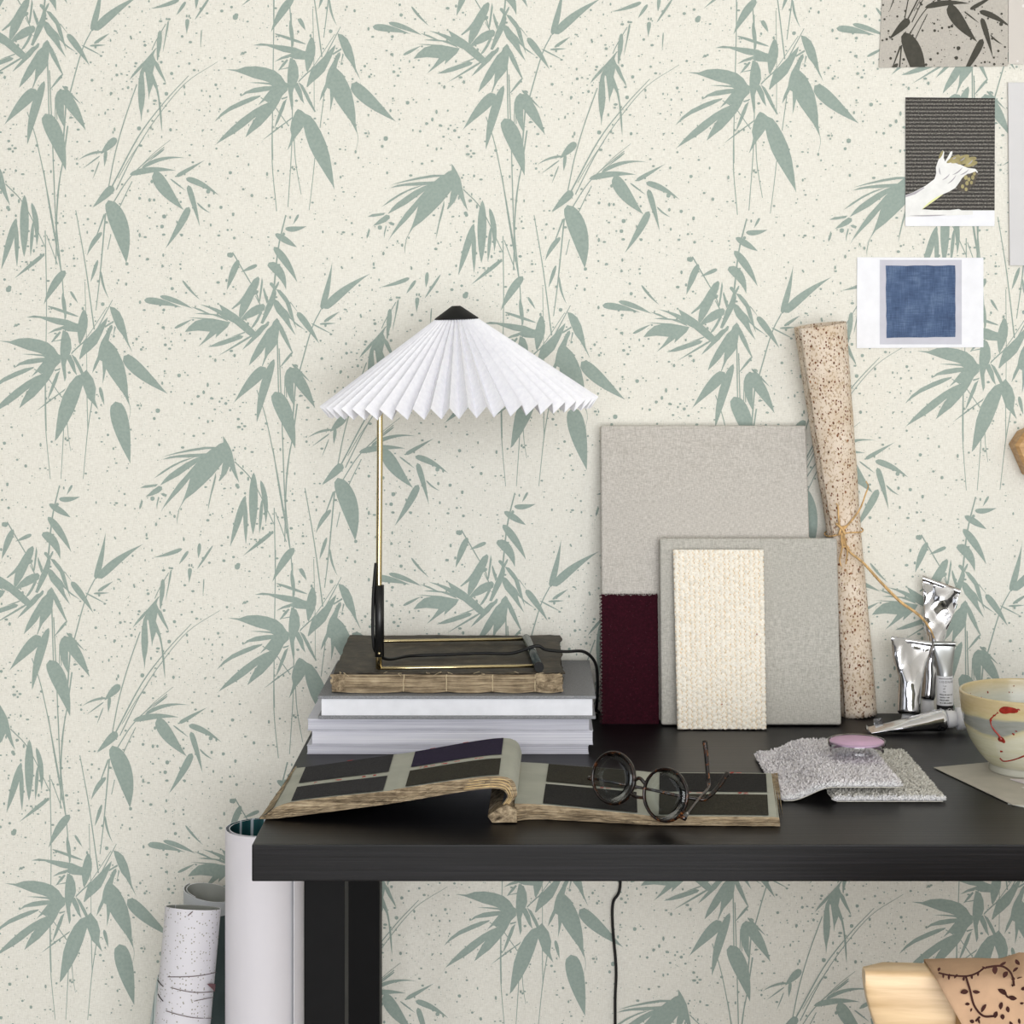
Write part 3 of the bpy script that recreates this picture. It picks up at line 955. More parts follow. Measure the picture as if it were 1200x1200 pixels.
pts += [(.118, -.0065, .64), (at(727, 1033, -.008).x, -.007, at(727, 1033, -.008).z), (at(718.5, 1058, -.008).x, -.007, at(718, 1058, -.008).z), (at(718, 1085, -.008).x, -.007, at(718, 1085, -.008).z), (at(722, 1135, -.008).x, -.007, at(722, 1135, -.008).z), (at(721, 1170, -.008).x, -.007, at(721, 1170, -.008).z), (at(721, 1200, -.008).x, -.008, at(721, 1200, -.008).z), (.121, -.012, .2), (.12, -.03, .05), (.14, -.06, .004), (.25, -.09, .004)]
b.tube(cat(pts, 8), .0018, 8); b.out('power_cord', CORDM, lamp)
# pleated shade
NP = 50
SCN = Vector((-.0576, -.155, 0))
ZR, ZT, RR_, RT = 1.1035, 1.2005, .1475, .020
tilt = Matrix.Translation(Vector((SCN.x, SCN.y, 1.15))) @ Matrix.Rotation(math.radians(-1.9), 4, 'Y') @ Matrix.Translation(Vector((-SCN.x, -SCN.y, -1.15)))
sl = Vector((RT - RR_, ZT - ZR)).normalized()
nr, nz = sl.y, -sl.x
rows = []
NL = 6
for k in range(NL + 1):
    t = k / NL
    row = []
    for i in range(NP * 2):
        a = 2 * PI * (i + .5) / (NP * 2)
        R0 = RR_ + (RT - RR_) * t; Z0 = ZR + (ZT - ZR) * t
        amp = (.0074 * (1 - t) + .0011 * t) * (1 if i % 2 == 0 else -1)
        jit = .0006 * noise.noise(Vector((i * 1.7, 0, 5))) * (1 - t)
        R, Z = R0 + (amp + jit) * nr, Z0 + (amp + jit) * nz
        row.append(tilt @ Vector((SCN.x + R * math.cos(a), SCN.y + R * math.sin(a), Z)))
    rows.append(row)
b = MB(); b.grid(rows, 0, False, True)
sh = b.out('lamp_shade', SHADE, lamp)
md = sh.modifiers.new('thickness', 'SOLIDIFY'); md.thickness = .0004; md.offset = 0
b = MB(); b.lathe([(0, 0), (.0236, 0.0), (.0242, .0010), (.0235, .0022), (.0052, .0150), (.0038, .0154), (0, .0154)], (0, 0, 0), 40)
b.v = [tilt @ (v + Vector((SCN.x, SCN.y, 1.1985))) for v in b.v]
b.out('shade_cap', MATTBLACK, lamp)
b = MB(); b.tube([(SCN.x, SCN.y, 1.124), (SCN.x + .0015, SCN.y, 1.2)], .003, 10); b.out('shade_holder', BRASS, lamp)
# ------------------------------------------------- open book of fabric swatches
PAGE = simple('aged_grey_page', (178, 179, 168), 0.85, var=0.04, scale=25, spec=0.1)
RED = simple('red_pencil', (196, 74, 66), 0.8, var=0.05, spec=0.1)
UNDER = simple('dark_book_cover', (72, 76, 78), 0.6, var=0.1, scale=20)
book = thing('swatch_book', (.02, -.41, TOP + .0003), 'open old book of dark fabric swatches spread along the front edge of the desk', 'book')


def curve3(pix, ys, n=6):
    return cat([at(px, py, y) for (px, py), y in zip(pix, ys)], n)


yfL = [-.497, -.498, -.500, -.501, -.504, -.504, -.503]
ybL = [-.318, -.318, -.318, -.318, -.316, -.314, -.312]
LF = curve3([(307.5, 956.8), (341, 940), (449, 927.5), (475, 923), (584.5, 909.4), (606, 927.5), (597, 943)], yfL)
LB = curve3([(347, 898.3), (358.5, 898.8), (461.5, 884.3), (487, 880.8), (590, 864.8), (611, 880.8), (604, 893)], ybL)
# underside of the page block
LFb = curve3([(303.5, 961.2), (342, 957), (449, 943), (475, 939), (571, 924), (594, 931), (586, 946)], yfL)
LBb = [Vector((p.x + (q.x - r.x), p.y, p.z - max(.0015, min(.012, (r.z - q.z))))) for p, q, r in zip(LB, LFb, LF)]
for seq in (LFb, LBb, LF, LB):
    for p in seq:
        p.z = max(p.z, TOP + .0006)
yfR = [-.503, -.4975, -.515, -.518, -.521, -.5215]
ybR = [-.309, -.310, -.330, -.335, -.347, -.349]
RF = curve3([(603, 941.5), (636, 943), (747, 954.2), (772, 956), (899, 957.2), (913, 959)], yfR)
RB = curve3([(608, 893), (643, 895), (745, 903), (773, 905), (896, 906), (902, 908)], ybR)
RFb = [Vector((p.x + .0008, p.y - .0006, TOP + .0005)) for p in RF]
RBb = [Vector((p.x, p.y, TOP + .0005)) for p in RB]


def surf(A, B, s, t, up=0.0):
    i = min(int(s), len(A) - 2)
    f = s - i
    p = A[i].lerp(A[i + 1], f); q = B[i].lerp(B[i + 1], f)
    d = A[i + 1] - A[i]
    nn = d.cross(Vector((0, 1, 0))).normalized()
    return q.lerp(p, t) + nn * up


NOISE = noise.noise
GL = {'r': [[(0, 0), (0, 1)], [(0, .7), (.5, 1)]], 'l': [[(0, 1), (0, 0), (.6, 0)], [(-.4, .5), (.8, .4)]], 's': [[(.7, 1), (0, .8), (.6, .4), (0, 0)]], 'z': [[(0, 1), (.7, 1), (0, 0), (.8, 0)]], '-': [[(0, .5), (1, .6)]]}
MARKS = {'left': ((7.3, .555, 'r'), (8.7, .555, 'l'), (10.1, .555, 'z'), (10.8, .555, 's'), (18.8, .525, 'r'), (19.1, .525, 'z'), (19.5, .525, '-'), (20.3, .52, 'l'), (20.9, .52, '-'), (22.1, .52, 'r'), (22.3, .52, '-'), (8.9, .008, '-'), (19.2, .006, '-'), (21.2, .006, '-')),
         'right': ((9.5, .50, 's'), (9.8, .5, '-'), (19.8, .50, 'r'), (20.2, .5, '-'), (22.2, .5, 's'), (22.5, .5, 'z'), (21.8, .012, 's'), (22.1, .012, '-'))}
for (A, B, Ab, Bb, nm, sd) in ((LF, LB, LFb, LBb, 'left', 1), (RF, RB, RFb, RBb, 'right', 2)):
    n = len(A)
    b = MB()
    b.grid([[surf(A, B, i, t) if i < n - 1 else B[-1].lerp(A[-1], t) for i in range(n)] for t in [k / 8 for k in range(9)]], 0, True)
    for s, t, g in MARKS[nm]:                # faint red pencil notes between the swatches
        for stroke in GL[g]:
            b.tube([surf(A, B, s + x * .32, t + .03 * (.5 - y), .0006) for x, y in stroke], .0002, 4, 1)
    b.out('page', [PAGE, RED], book)
    b = MB()
    # ruffled front edge of the leaves, cover board under them
    R = 12
    dense = 4
    rows = []
    for r in range(R + 1):
        f = r / R
        row = []
        for i in range((n - 1) * dense + 1):
            k = min(i // dense, n - 2); g = i / dense - k
            a = Ab[k].lerp(Ab[k + 1], g); c = A[k].lerp(A[k + 1], g)
            p = a.lerp(c, f)
            j = .0022 * NOISE(Vector((p.x * 90, r * .9, sd))) + .0012 * NOISE(Vector((p.x * 300, r * 2.1, sd)))
            zz = .0012 * NOISE(Vector((p.x * 60, r * 3.3, sd + 9))) * math.sin(PI * f)
            row.append(p + Vector((0, -.0012 * math.sin(PI * f) + (j if 0 < r < R else 0) - .0003, zz)))
        rows.append(row)
    b.grid(rows, 0, False)
    # outer side edge and back edge
    e = 0 if nm == 'left' else n - 1
    rows = []
    for r in range(7):
        f = r / 6
        row = []
        for k in range(25):
            t = k / 24
            p = Bb[e].lerp(Ab[e], t).lerp(B[e].lerp(A[e], t), f)
            j = .0016 * NOISE(Vector((p.y * 120, r * 1.3, sd))) * (1 if 0 < r < 6 else 0)
            row.append(p + Vector((j, 0, 0)))
        rows.append(row)
    b.grid(rows, 0, False)
    b.grid([Bb, B], 0, False)
    b.out('page_edges', OLDPAPER, book)
    b = MB()
    b.grid([[q.lerp(p, t) for p, q in zip(Ab, Bb)] for t in (0, .5, 1)], 0, True)
    b.out('cover_board', UNDER, book)
# frayed beige border strips on the outer margins
STRIP = m_oldpaper('frayed_margin', 80, 60)
b = MB(); b.grid([[surf(LF, LB, s, t, .0008) + Vector((.0012 * NOISE(Vector((t * 20, s, 3))), 0, 0)) for t in [k / 14 for k in range(15)]] for s in (0, 1.0, 2.2, 3.2)], 0, True)
b.out('frayed_margin', STRIP, book)
b = MB()
for q in range(3):
    b.grid([[surf(RF, RB, s, t, .0006 + .0007 * q) + Vector((.0022 * q - .001 + .0014 * NOISE(Vector((t * 14, q * 3, 3))), 0, -.0004 * q)) for t in [k / 14 for k in range(15)]] for s in (26.4, 29.8)], 0, True)
b.out('frayed_margin', STRIP, book)

PATCH = {
    'charcoal': m_weave_dark('charcoal_swatch', (40, 39, 41), (66, 65, 67)),
    'navy': m_weave_dark('purple_navy_swatch', (38, 31, 52), (52, 44, 68)),
    'olive': m_weave_dark('olive_black_swatch', (44, 42, 36), (68, 65, 56)),
    'black': m_weave_dark('black_swatch', (34, 33, 33), (54, 53, 52)),
}


def patch(A, B, s0, s1, t0, t1, mat, lab):
    b = MB()
    ss = [s0 + (s1 - s0) * k / 14 for k in range(15)]
    tt = [t0 + (t1 - t0) * k / 6 for k in range(7)]
    b.grid([[surf(A, B, s, t, .0007) for s in ss] for t in tt], 0, True)
    o = b.out('fabric_swatch', PATCH[mat], book)
    o['label'] = lab


patch(LF, LB, 6, 12, .02, .50, 'charcoal', 'charcoal fabric swatch')
patch(LF, LB, 6, 12, .61, .985, 'charcoal', 'charcoal fabric swatch')
patch(LF, LB, 18, 24, .015, .47, 'navy', 'dark purple-navy fabric swatch')
patch(LF, LB, 18, 24, .57, .985, 'olive', 'olive-black fabric swatch')
patch(RF, RB, 6, 12, .02, .47, 'olive', 'olive-black fabric swatch')
patch(RF, RB, 6, 12, .53, .98, 'black', 'black fabric swatch')
patch(RF, RB, 18, 24.2, .03, .47, 'black', 'black fabric swatch')
patch(RF, RB, 18, 24.2, .53, .98, 'olive', 'olive-black fabric swatch')
# gauze-covered spine seen at the front of the gutter
SPM = m_oldpaper('cream_spine_gauze', 120, 200)
b = MB()
rows = []
for k in range(9):
    y = -.512 + .19 * k / 8
    c0 = Vector((-.0105 + .003 * k / 8, y, TOP + .0008))
    rows.append([c0 + Vector(v) for v in ((-.0072, 0, .0060), (-.0030, 0, .0003), (.0100, 0, .0006), (.0195, 0, .0006), (.0190, 0, .0120), (.0100, 0, .0165), (.0010, 0, .0125))])
b.grid(rows, 0, False, True)
b.f.append(tuple(range(7))); b.m.append(0); b.s.append(False)
b.out('spine_gauze', SPM, book)
# leaves fanning in the bend
b = MB()
for q in range(4):
    off = .0011 * (q + 1)
    P = []
    for i in range(22, len(LF)):
        f = (i - 22) / (len(LF) - 23)
        P.append(LF[i].lerp(LFb[i], min(1, (q + 1) / 5)) + Vector((0, -.0016 - .0003 * q, 0)))
    b.grid([P, [p + Vector((0, .03, 0)) for p in P]], 0, True)
o = b.out('bent_leaf_edges', simple('cream_leaf_edge', (204, 178, 130), 0.85, var=.12, scale=200), book)
md = o.modifiers.new('thickness', 'SOLIDIFY'); md.thickness = .0005; md.offset = 0

# --------------------------------------------------------------- glasses
TORT = m_tortoise()
gl = thing('eyeglasses', (.13, -.49, .7411), 'round tortoiseshell eyeglasses lying half folded on the open swatch book', 'glasses')
bv = Vector((.78, -.62, -.115)).normalized()
uv = Vector((.03, .19, .98)); uv = (uv - bv * uv.dot(bv)).normalized()
nv = bv.cross(uv).normalized()          # towards the temples
if nv.y < 0:
    nv = -nv
RC = Vector((.1434, -.5262, .7700)); RL = .0232
LC = RC - bv * .0585
b = MB()
for c in (LC, RC):
    rows = []
    for k in range(48):
        a = 2 * PI * k / 48
        d = bv * math.cos(a) + uv * math.sin(a)
        rows.append([c + d * (RL + .0014 * math.cos(g)) + nv * .0021 * math.sin(g) for g in [2 * PI * q / 8 for q in range(8)]])
    rows.append(rows[0])
    b.grid(rows, 0, True, True)
m_ = (LC + RC) / 2
for (h, bow, r) in ((.0035, .004, .0017), (-.0085, -.001, .0016)):
    a_ = LC + bv * math.sqrt(RL ** 2 - h * h) + uv * h; c_ = RC - bv * math.sqrt(RL ** 2 - h * h) + uv * h
    b.tube(cat([a_, (a_ + c_) / 2 + uv * bow - nv * .002, c_], 8), r, 8)
H1 = RC + bv * .0190 - uv * .0142; H2 = LC - bv * .0225 - uv * .0070
b.tube([H1, H1 + bv * .006 - uv * .0008 + nv * .001], .0022, 8)
b.tube([H2, H2 - bv * .005 + nv * .001], .0022, 8)
b.out('frame_front', TORT, gl)
for c in (LC, RC):
    b = MB()
    rows = []
    for r, h in ((.0001, .0010), (.012, .0009), (RL - .0008, .0007), (RL - .0008, .0001), (.012, .0003), (.0001, .0004)):
        rows.append([c + (bv * math.cos(2 * PI * k / 40) + uv * math.sin(2 * PI * k / 40)) * r + nv * (h - .0003) for k in range(40)])
    b.grid(rows, 0, True, True)
    b.out('lens', m_glass('spectacle_lens'), gl)
h1 = H1 + bv * .006 + nv * .0012
h1.z = max(h1.z, .7555)
h2 = H2 - bv * .005 + nv * .0012
T1 = [h1, h1.lerp(Vector((.1890, -.455, .7600)), .5) + Vector((0, 0, .0005)), Vector((.1885, -.457, .7602)), Vector((.1890, -.4440, .7680)), Vector((.1885, -.437, .784)), Vector((.1872, -.432, .7985))]
T2 = [h2, h2.lerp(Vector((.1790, -.477, .7540)), .5), Vector((.1760, -.477, .7540)), Vector((.1870, -.4740, .7556)), Vector((.1965, -.466, .7625)), Vector((.2065, -.456, .7730))]
for T in (T1, T2):
    P = cat(T, 8)
    b = MB(); b.tube(P, [.0013 + .0013 * (i / (len(P) - 1)) ** 1.5 for i in range(len(P))], 10); b.out('temple', TORT, gl)
    b = MB(); b.tube([T[0] - (T[1] - T[0]).normalized() * .001, T[0] + (T[1] - T[0]).normalized() * .004], .0019, 8); b.out('hinge', m_metal('hinge_metal', (170, 170, 168), .25), gl)

# --------------------------------------------- canvases and leaning swatches
b = MB(); slab(b, .1033, .3455, .1030, .3415, -.066, .7425, -.022, 1.0757, .016, 0, .0022)
tag(b.out('linen_canvas', LINEN), 'tall natural linen canvas leaning on the patterned wall behind the smaller one', 'canvas', 'linen canvases leaning on the wall')
b = MB(); slab(b, .1690, .3717, .1693, .3722, -.090, .7423, -.0565, .949, .0155, 0, .0026)
tag(b.out('linen_canvas', LINEN2), 'smaller square grey linen canvas leaning in front of the tall canvas', 'canvas', 'linen canvases leaning on the wall')

MAROON = NT('maroon_velvet')
f = MAROON.noise(MAROON.coord(), 420, 4, 0.7)
MAROON.base(MAROON.ramp(f, [(0.3, (34, 9, 17)), (0.6, (52, 13, 25)), (0.8, (84, 26, 40))])).set(Roughness=0.95, Specular_IOR_Level=0.05, Sheen_Weight=0.25)
MAROON = MAROON.m
vel = thing('velvet_swatch', (.135, -.075, .7405), 'dark maroon velvet swatch standing against the lower left of the tall canvas', 'fabric swatch')
b = MB()
d_ = Vector((0, -.0535 + .078, .8831 - .7408)); L_ = d_.length; d_.normalize(); n_ = Vector((0, -d_.z, d_.y))
NU, NV = 34, 70
def vpt(i, k, off):
    u, v = i / NU, k / NV
    x = .1020 + (.1672 - .1020) * u
    if i == 0: x += (.0016 if k % 2 else -.0005) + .0006 * NOISE(Vector((k * 2.3, 0, 1)))
    if i == NU: x += .0005 * NOISE(Vector((k * 2.3, 5, 1)))
    o = .0006 * NOISE(Vector((u * 9, v * 20, 2))) + .0005 * rnd.uniform(-1, 1) * (1 if off else 0)
    p = Vector((x, -.078, .7408)) + d_ * (L_ * v + (.0009 * rnd.uniform(-1, 1) if k == NV else 0))
    return p + n_ * (off + o * (1 if off else 0))
fr = [[vpt(i, k, .0) for i in range(NU + 1)] for k in range(NV + 1)]
bk = [[p - n_ * .0045 for p in r] for r in fr]
b.grid(fr, 0, True).grid(bk, 0, True)
b.grid([[r[0] for r in bk], [r[0] for r in fr]], 0).grid([[r[-1] for r in fr], [r[-1] for r in bk]], 0).grid([fr[-1], bk[-1]], 0).grid([bk[0], fr[0]], 0)
b.out('cloth', MAROON, vel)
b = MB()
for q in range(900):
    s = rnd.random()
    if s < .45: u, v = -.004, rnd.random()
    elif s < .75: u, v = rnd.random(), 1.0
    else: u, v = rnd.random(), rnd.random()
    p = Vector((.1020 + .0652 * u, -.078, .7412)) + d_ * L_ * v
    dr = Vector((-1 if u < 0 else rnd.uniform(-.5, .5), -.3, 1 if v == 1 else rnd.uniform(-.4, .4))).normalized() * rnd.uniform(.001, .0024)
    e = Vector((rnd.uniform(-.0004, .0004), 0, rnd.uniform(-.0004, .0004)))
    b.add([p - e, p + e, p + dr], [(0, 1, 2)], 0)
o = b.out('pile_fringe', MAROON, vel); o['kind'] = 'stuff'

CREAM = NT('cream_boucle')
f = CREAM.noise(CREAM.coord(), 600, 4, 0.7)
CREAM.base(CREAM.ramp(f, [(0.3, (226, 217, 200)), (0.6, (246, 241, 230)), (0.8, (252, 250, 243))])).set(Roughness=0.95, Specular_IOR_Level=0.05)
b = MB()
NC, NR, SUB = 18, 37, 5
yb_, zb_, yt_, zt_ = -.108, .7406, -.0655, .9366
d_ = Vector((0, yt_ - yb_, zt_ - zb_)); L_ = d_.length; d_.normalize(); n_ = Vector((0, -d_.z, d_.y))
r4 = random.Random(2)
HH = {}
GAP = simple('tan_ground_thread', (220, 198, 166), .95, var=.08, scale=300, spec=.05)
amp = [[r4.uniform(.6, 1.2) for _ in range(NC + 2)] for _ in range(NR + 2)]
def wpt(i, k):
    u, v = i / (NC * SUB), k / (NR * SUB)
    cu, cv = u * NC, v * NR
    cu += .18 * NOISE(Vector((cu * .7, cv * .7, 4)))
    cv += .25 * NOISE(Vector((cu * .5, cv * .6, 8))) + (.5 if int(cu) % 2 else 0)
    fu, fv = cu - math.floor(cu), cv - math.floor(cv)
    h = (math.sin(PI * fu) * math.sin(PI * fv)) ** .6 if 0 < fu < 1 and 0 < fv < 1 else 0
    HH[(i, k)] = h
    h *= amp[int(cv) % NR][int(cu) % NC]
    x0 = .1858 + (.1842 - .1858) * v; x1 = .2850 + (.2868 - .2850) * v
    e = .0008 * NOISE(Vector((0, v * 60, 1))) * (1 if i == 0 else 0) + .0008 * NOISE(Vector((3, v * 60, 1))) * (1 if i == NC * SUB else 0)
    g = (.0010 * NOISE(Vector((u * 40, 0, 1))) + .0006) * (1 if k == 0 else 0)
    return Vector((x0 + (x1 - x0) * u + e, yb_, zb_)) + d_ * (L_ * v + g) + n_ * (.0030 * h)
fr = [[wpt(i, k) for i in range(NC * SUB + 1)] for k in range(NR * SUB + 1)]
bk = [[p - n_ * .0035 for p in r] for r in fr]
b.grid(fr, 0, True)
W_ = NC * SUB
for fi in range(W_ * NR * SUB):          # darker ground thread shows between the loops
    k, i = divmod(fi, W_)
    if HH[(i, k)] + HH[(i + 1, k)] + HH[(i, k + 1)] + HH[(i + 1, k + 1)] < 1.25:
        b.m[fi] = 2
b.grid([[r[0] for r in bk], [r[0] for r in fr]], 0).grid([[r[-1] for r in fr], [r[-1] for r in bk]], 0).grid([fr[-1], bk[-1]], 0).grid([bk[0], fr[0]], 0).grid(bk, 0)
# two tiny red flecks caught in the weave
FLECK = simple('red_fleck', (150, 60, 56), 0.9)
for (px, py) in ((886.5, 743.5), (844, 822)):
    dd = at(px, py, -.085)
    v = (dd.z - zb_) / (zt_ - zb_)
    c = Vector((dd.x, yb_ + (yt_ - yb_) * v, dd.z)) + n_ * .0032
    b.add([c + Vector((-.0006, 0, -.0008)), c + Vector((.0006, 0, -.0006)), c + Vector((.0005, 0, .001)), c + Vector((-.0005, 0, .0008))], [(0, 1, 2, 3)], 1)
tag(b.out('woven_swatch', [CREAM.m, FLECK, GAP]), 'cream chunky woven wool swatch leaning on the smaller canvas', 'fabric swatch')

# -------------------------------------------------- rolled fibre paper and tie
roll = thing('paper_roll', (.40, -.026, .7402), 'speckled natural fibre paper roll tied with raffia leaning on the wall beside the canvases', 'paper roll')
A0, A1, A2 = Vector((.4010, -.0265, .7405)), Vector((.3850, -.0245, .951)), Vector((.3545, -.0375, 1.1925))
def axis(h):
    # h 0 bottom .. 1 top, through the tie
    ht = .465
    if h < ht:
        return A0.lerp(A1, h / ht), .0222 + (.0200 - .0222) * (h / ht) ** 1.5
    q = (h - ht) / (1 - ht)
    return A1.lerp(A2, q), .0200 + (.0315 - .0200) * q ** .9
b = MB()
NH, NS = 60, 72
TURN = 1.35
rows, rowsi = [], []
for k in range(NH + 1):
    h = k / NH
    c, R = axis(h)
    ax = (axis(min(1, h + .02))[0] - axis(max(0, h - .02))[0]).normalized()
    ex = Vector((1, 0, 0)); ex = (ex - ax * ex.dot(ax)).normalized(); ey = ax.cross(ex)   # ey ~ +y
    row = []
    for i in range(NS + 1):
        s = i / NS
        a = math.radians(-141) + 2 * PI * TURN * s       # outer free edge at the left front
        loose = 1 + .10 * max(0, (h - .5)) * 2 * math.exp(-s * 9)
        r = R * (1 - .13 * s) * loose
        if h < .5: r = R * (1 - .10 * s)
        zig = 0
        if k == 0:
            zig = .0018 if i % 2 else 0
        p = c + ex * math.cos(a) * r + ey * math.sin(a) * r + ax * zig
        p += (ex * math.cos(a) + ey * math.sin(a)) * .0006 * NOISE(Vector((s * 10, h * 14, 3)))
        row.append(p)
    rows.append(row)
b.grid(rows, 0, True)
o = b.out('rolled_sheet', BARK, roll)
md = o.modifiers.new('thickness', 'SOLIDIFY'); md.thickness = .0006; md.offset = 0
tie = thing('raffia_string', (.385, -.045, .945), 'thin raffia string knotted around the speckled paper roll, long end trailing right', 'string')
c, R = axis(.468)
b = MB()
P = []
for k in range(37):
    a = 2 * PI * k / 36
    P.append(c + Vector((math.cos(a) * (R + .0019), math.sin(a) * (R + .0019), .003 * math.cos(a) + .0012 * math.sin(3 * a))))
b.tube(P, .0009, 6)
yk = c.y - R - .0042
kn = at(986, 620, yk)
b.tube(cat([kn + Vector((-.006, .001, .006)), kn + Vector((0, -.002, .001)), kn + Vector((.004, -.001, -.006))], 6), .0017, 6)
b.tube(cat([kn + Vector((.006, .001, .003)), kn + Vector((0, -.001, .001)), kn + Vector((-.003, 0, -.007))], 6), .0016, 6)
tails = [[(987, 622), (998, 610), (1008, 596), (1014, 580), (1017.5, 570), (1015, 564)], [(984, 618), (982.5, 604), (982, 594), (980, 590)],
         [(987, 624), (988, 634), (986, 646), (984, 656), (986, 664)], [(988, 624), (991, 636), (993, 648), (991, 661)], [(986, 624), (987, 640), (993, 640), (996, 645)]]
for T in tails:
    P = cat([at(x, y, yk - .0008 * i) for i, (x, y) in enumerate(T)], 6)
    b.tube(P, [.0013 - .0006 * i / len(P) for i in range(len(P))], 6, sx=1.5)
P = cat([at(988, 632, yk), at(994, 645, yk - .001), at(1012, 660, yk - .003), at(1032, 682, -.048), at(1055, 705, -.048), at(1072, 717, -.05), at(1083, 727, -.054), at(1091, 739, -.058), at(1094.5, 748, -.060)], 7)
b.tube(P, [.0008 + .0010 * math.sin(PI * i / len(P)) for i in range(len(P))], 6, sx=1.7)
b.out('knotted_strand', RAFFIA, tie)
# ------------------------------------------------------------ paint tubes
def crumple(seed, n, s):
    r = random.Random(seed)
    S = []
    for _ in range(n):
        a = r.uniform(0, 2 * PI); e = r.uniform(-.8, .8)
        S.append((Vector((math.cos(a) * math.cos(e), math.sin(a) * math.cos(e), math.sin(e))), r.uniform(-.03, .03), r.uniform(.4, 1) * s, r.uniform(.010, .022)))
    def f(p):
        v = 0
        for d, o, k, w in S:
            t = abs((p.dot(d) + o) / w) % 2
            v += k * (abs(t - 1) - .5)
        return v
    return f


def tube_body(c0, c1, r0, w1, seed, amount, twist=0.0, low=.35, mat=FOIL, parent=None, name='tube_body', flat=.0012, skew=0.0, fold=True):
    """metal paint tube: round shoulder at c0, flattened crimp of half width w1 at c1"""
    ax = (c1 - c0); Lh = ax.length; ax.normalize()
    side = Vector((1, 0, 0)) if abs(ax.x) < .8 else Vector((0, 1, 0))
    side = (side - ax * side.dot(ax)).normalized()
    oth = ax.cross(side)
    cf = crumple(seed, 7, amount)
    rows = []
    NHH, NS_ = 46, 64
    for k in range(NHH + 1):
        h = k / NHH
        q = max(0, (h - low) / (1 - low)); q = q * q * (3 - 2 * q)
        a_ = r0 + (w1 - r0) * q
        b_ = r0 + (flat - r0) * (q ** .8)
        if h < .03:
            a_ *= .88 + 4 * h; b_ *= .88 + 4 * h
        row = []
        for i in range(NS_):
            a = 2 * PI * i / NS_ + twist * h
            ca, sa = math.cos(a), math.sin(a)
            ex = 1.0 - .25 * q
            x = a_ * math.copysign(abs(ca) ** ex, ca); y = b_ * sa
            p = c0 + ax * (Lh * h + skew * x * h) + side * x + oth * y
            am = (0.15 + .85 * min(1, max(0, (h - low * .5) / .3))) * (1 - .75 * max(0, (h - .9) / .1))
            dsp = cf(p - c0) * am
            dd = (side * ca * b_ + oth * sa * a_)
            dd = dd.normalized() if dd.length > 0 else oth
            p += dd * dsp * (.35 if abs(sa) < .3 else 1)
            row.append(p)
        rows.append(row)
    b = MB()
    b.grid(rows, 0, True, True)
    n0 = len(rows[0])
    b.f.append(tuple(range(n0 - 1, -1, -1))); b.m.append(0); b.s.append(False)
    N0 = (len(rows) - 1) * n0
    b.f.append(tuple(N0 + i for i in range(n0))); b.m.append(0); b.s.append(False)
    if fold:     # rolled crimp strip across the end
        hgt = .0055
        cc = c1 + ax * skew * 0
        f_ = -1 if oth.y > 0 else 1
        pts = []
        for i in range(17):
            t = -1 + 2 * i / 16
            pts.append((t, .0003 * math.sin(5 * t + seed)))
        r_ = []
        for z in (0, 1):
            for off in ((.0009, -.0009) if z == 0 else (-.0009, .0009)):
                r_.append([cc + side * w1 * 1.01 * t + ax * (skew * w1 * t + (-hgt + hgt * z) + .0004) + oth * (f_ * .0011 + off + w) for t, w in pts])
        b.grid(r_ + [r_[0]], 0, True)
    return b.out(name, mat, parent)


def cap_at(c, d, r, h, parent, mat=WCAP, ribs=0):
    d = d.normalized()
    u = d.orthogonal().normalized(); v = d.cross(u)
    rows = []
    n = 48
    for rr_, hh in ((0, 0), (r * .92, 0), (r, h * .08), (r, h * .55), (r * .96, h * .6), (r * .9, h * .95), (r * .7, h), (0, h)):
        rows.append([c + d * hh + (u * math.cos(2 * PI * k / n) + v * math.sin(2 * PI * k / n)) * rr_ * (1 + (.03 * (k % 2) if ribs and 0 < hh < h * .6 else 0)) for k in range(n)])
    b = MB(); b.grid(rows, 0, True, True)
    return b.out('screw_cap', mat, parent)


# tall crumpled tube at the back
c0 = Vector((.4800, -.0345, .7605)); c1 = Vector((.4985, -.0225, .8930))
t = thing('paint_tube', (.4800, -.0345, .7402), 'tallest crumpled silver paint tube standing cap down at the back near the wall', 'paint tube', 'silver paint tubes')
tube_body(c0, c1, .0088, .0222, 5, .0042, 0, .38, FOIL, t, skew=-.22)
cap_at(Vector((.4797, -.0347, .7404)), Vector((.0005, 0, .02)), .0075, .0198, t)
# crumpled tube on the left
c0 = Vector((.4503, -.0770, .7520)); c1 = Vector((.4555, -.0640, .8345))
t = thing('paint_tube', (.4503, -.0775, .7402), 'short wide crumpled silver paint tube with white cap, left in the group of tubes', 'paint tube', 'silver paint tubes')
tube_body(c0, c1, .0132, .0226, 12, .0040, 0, .40, FOIL, t, skew=-.08)
cap_at(Vector((.4500, -.0775, .7404)), Vector((0.0003, 0, .0115)), .0088, .0114, t)
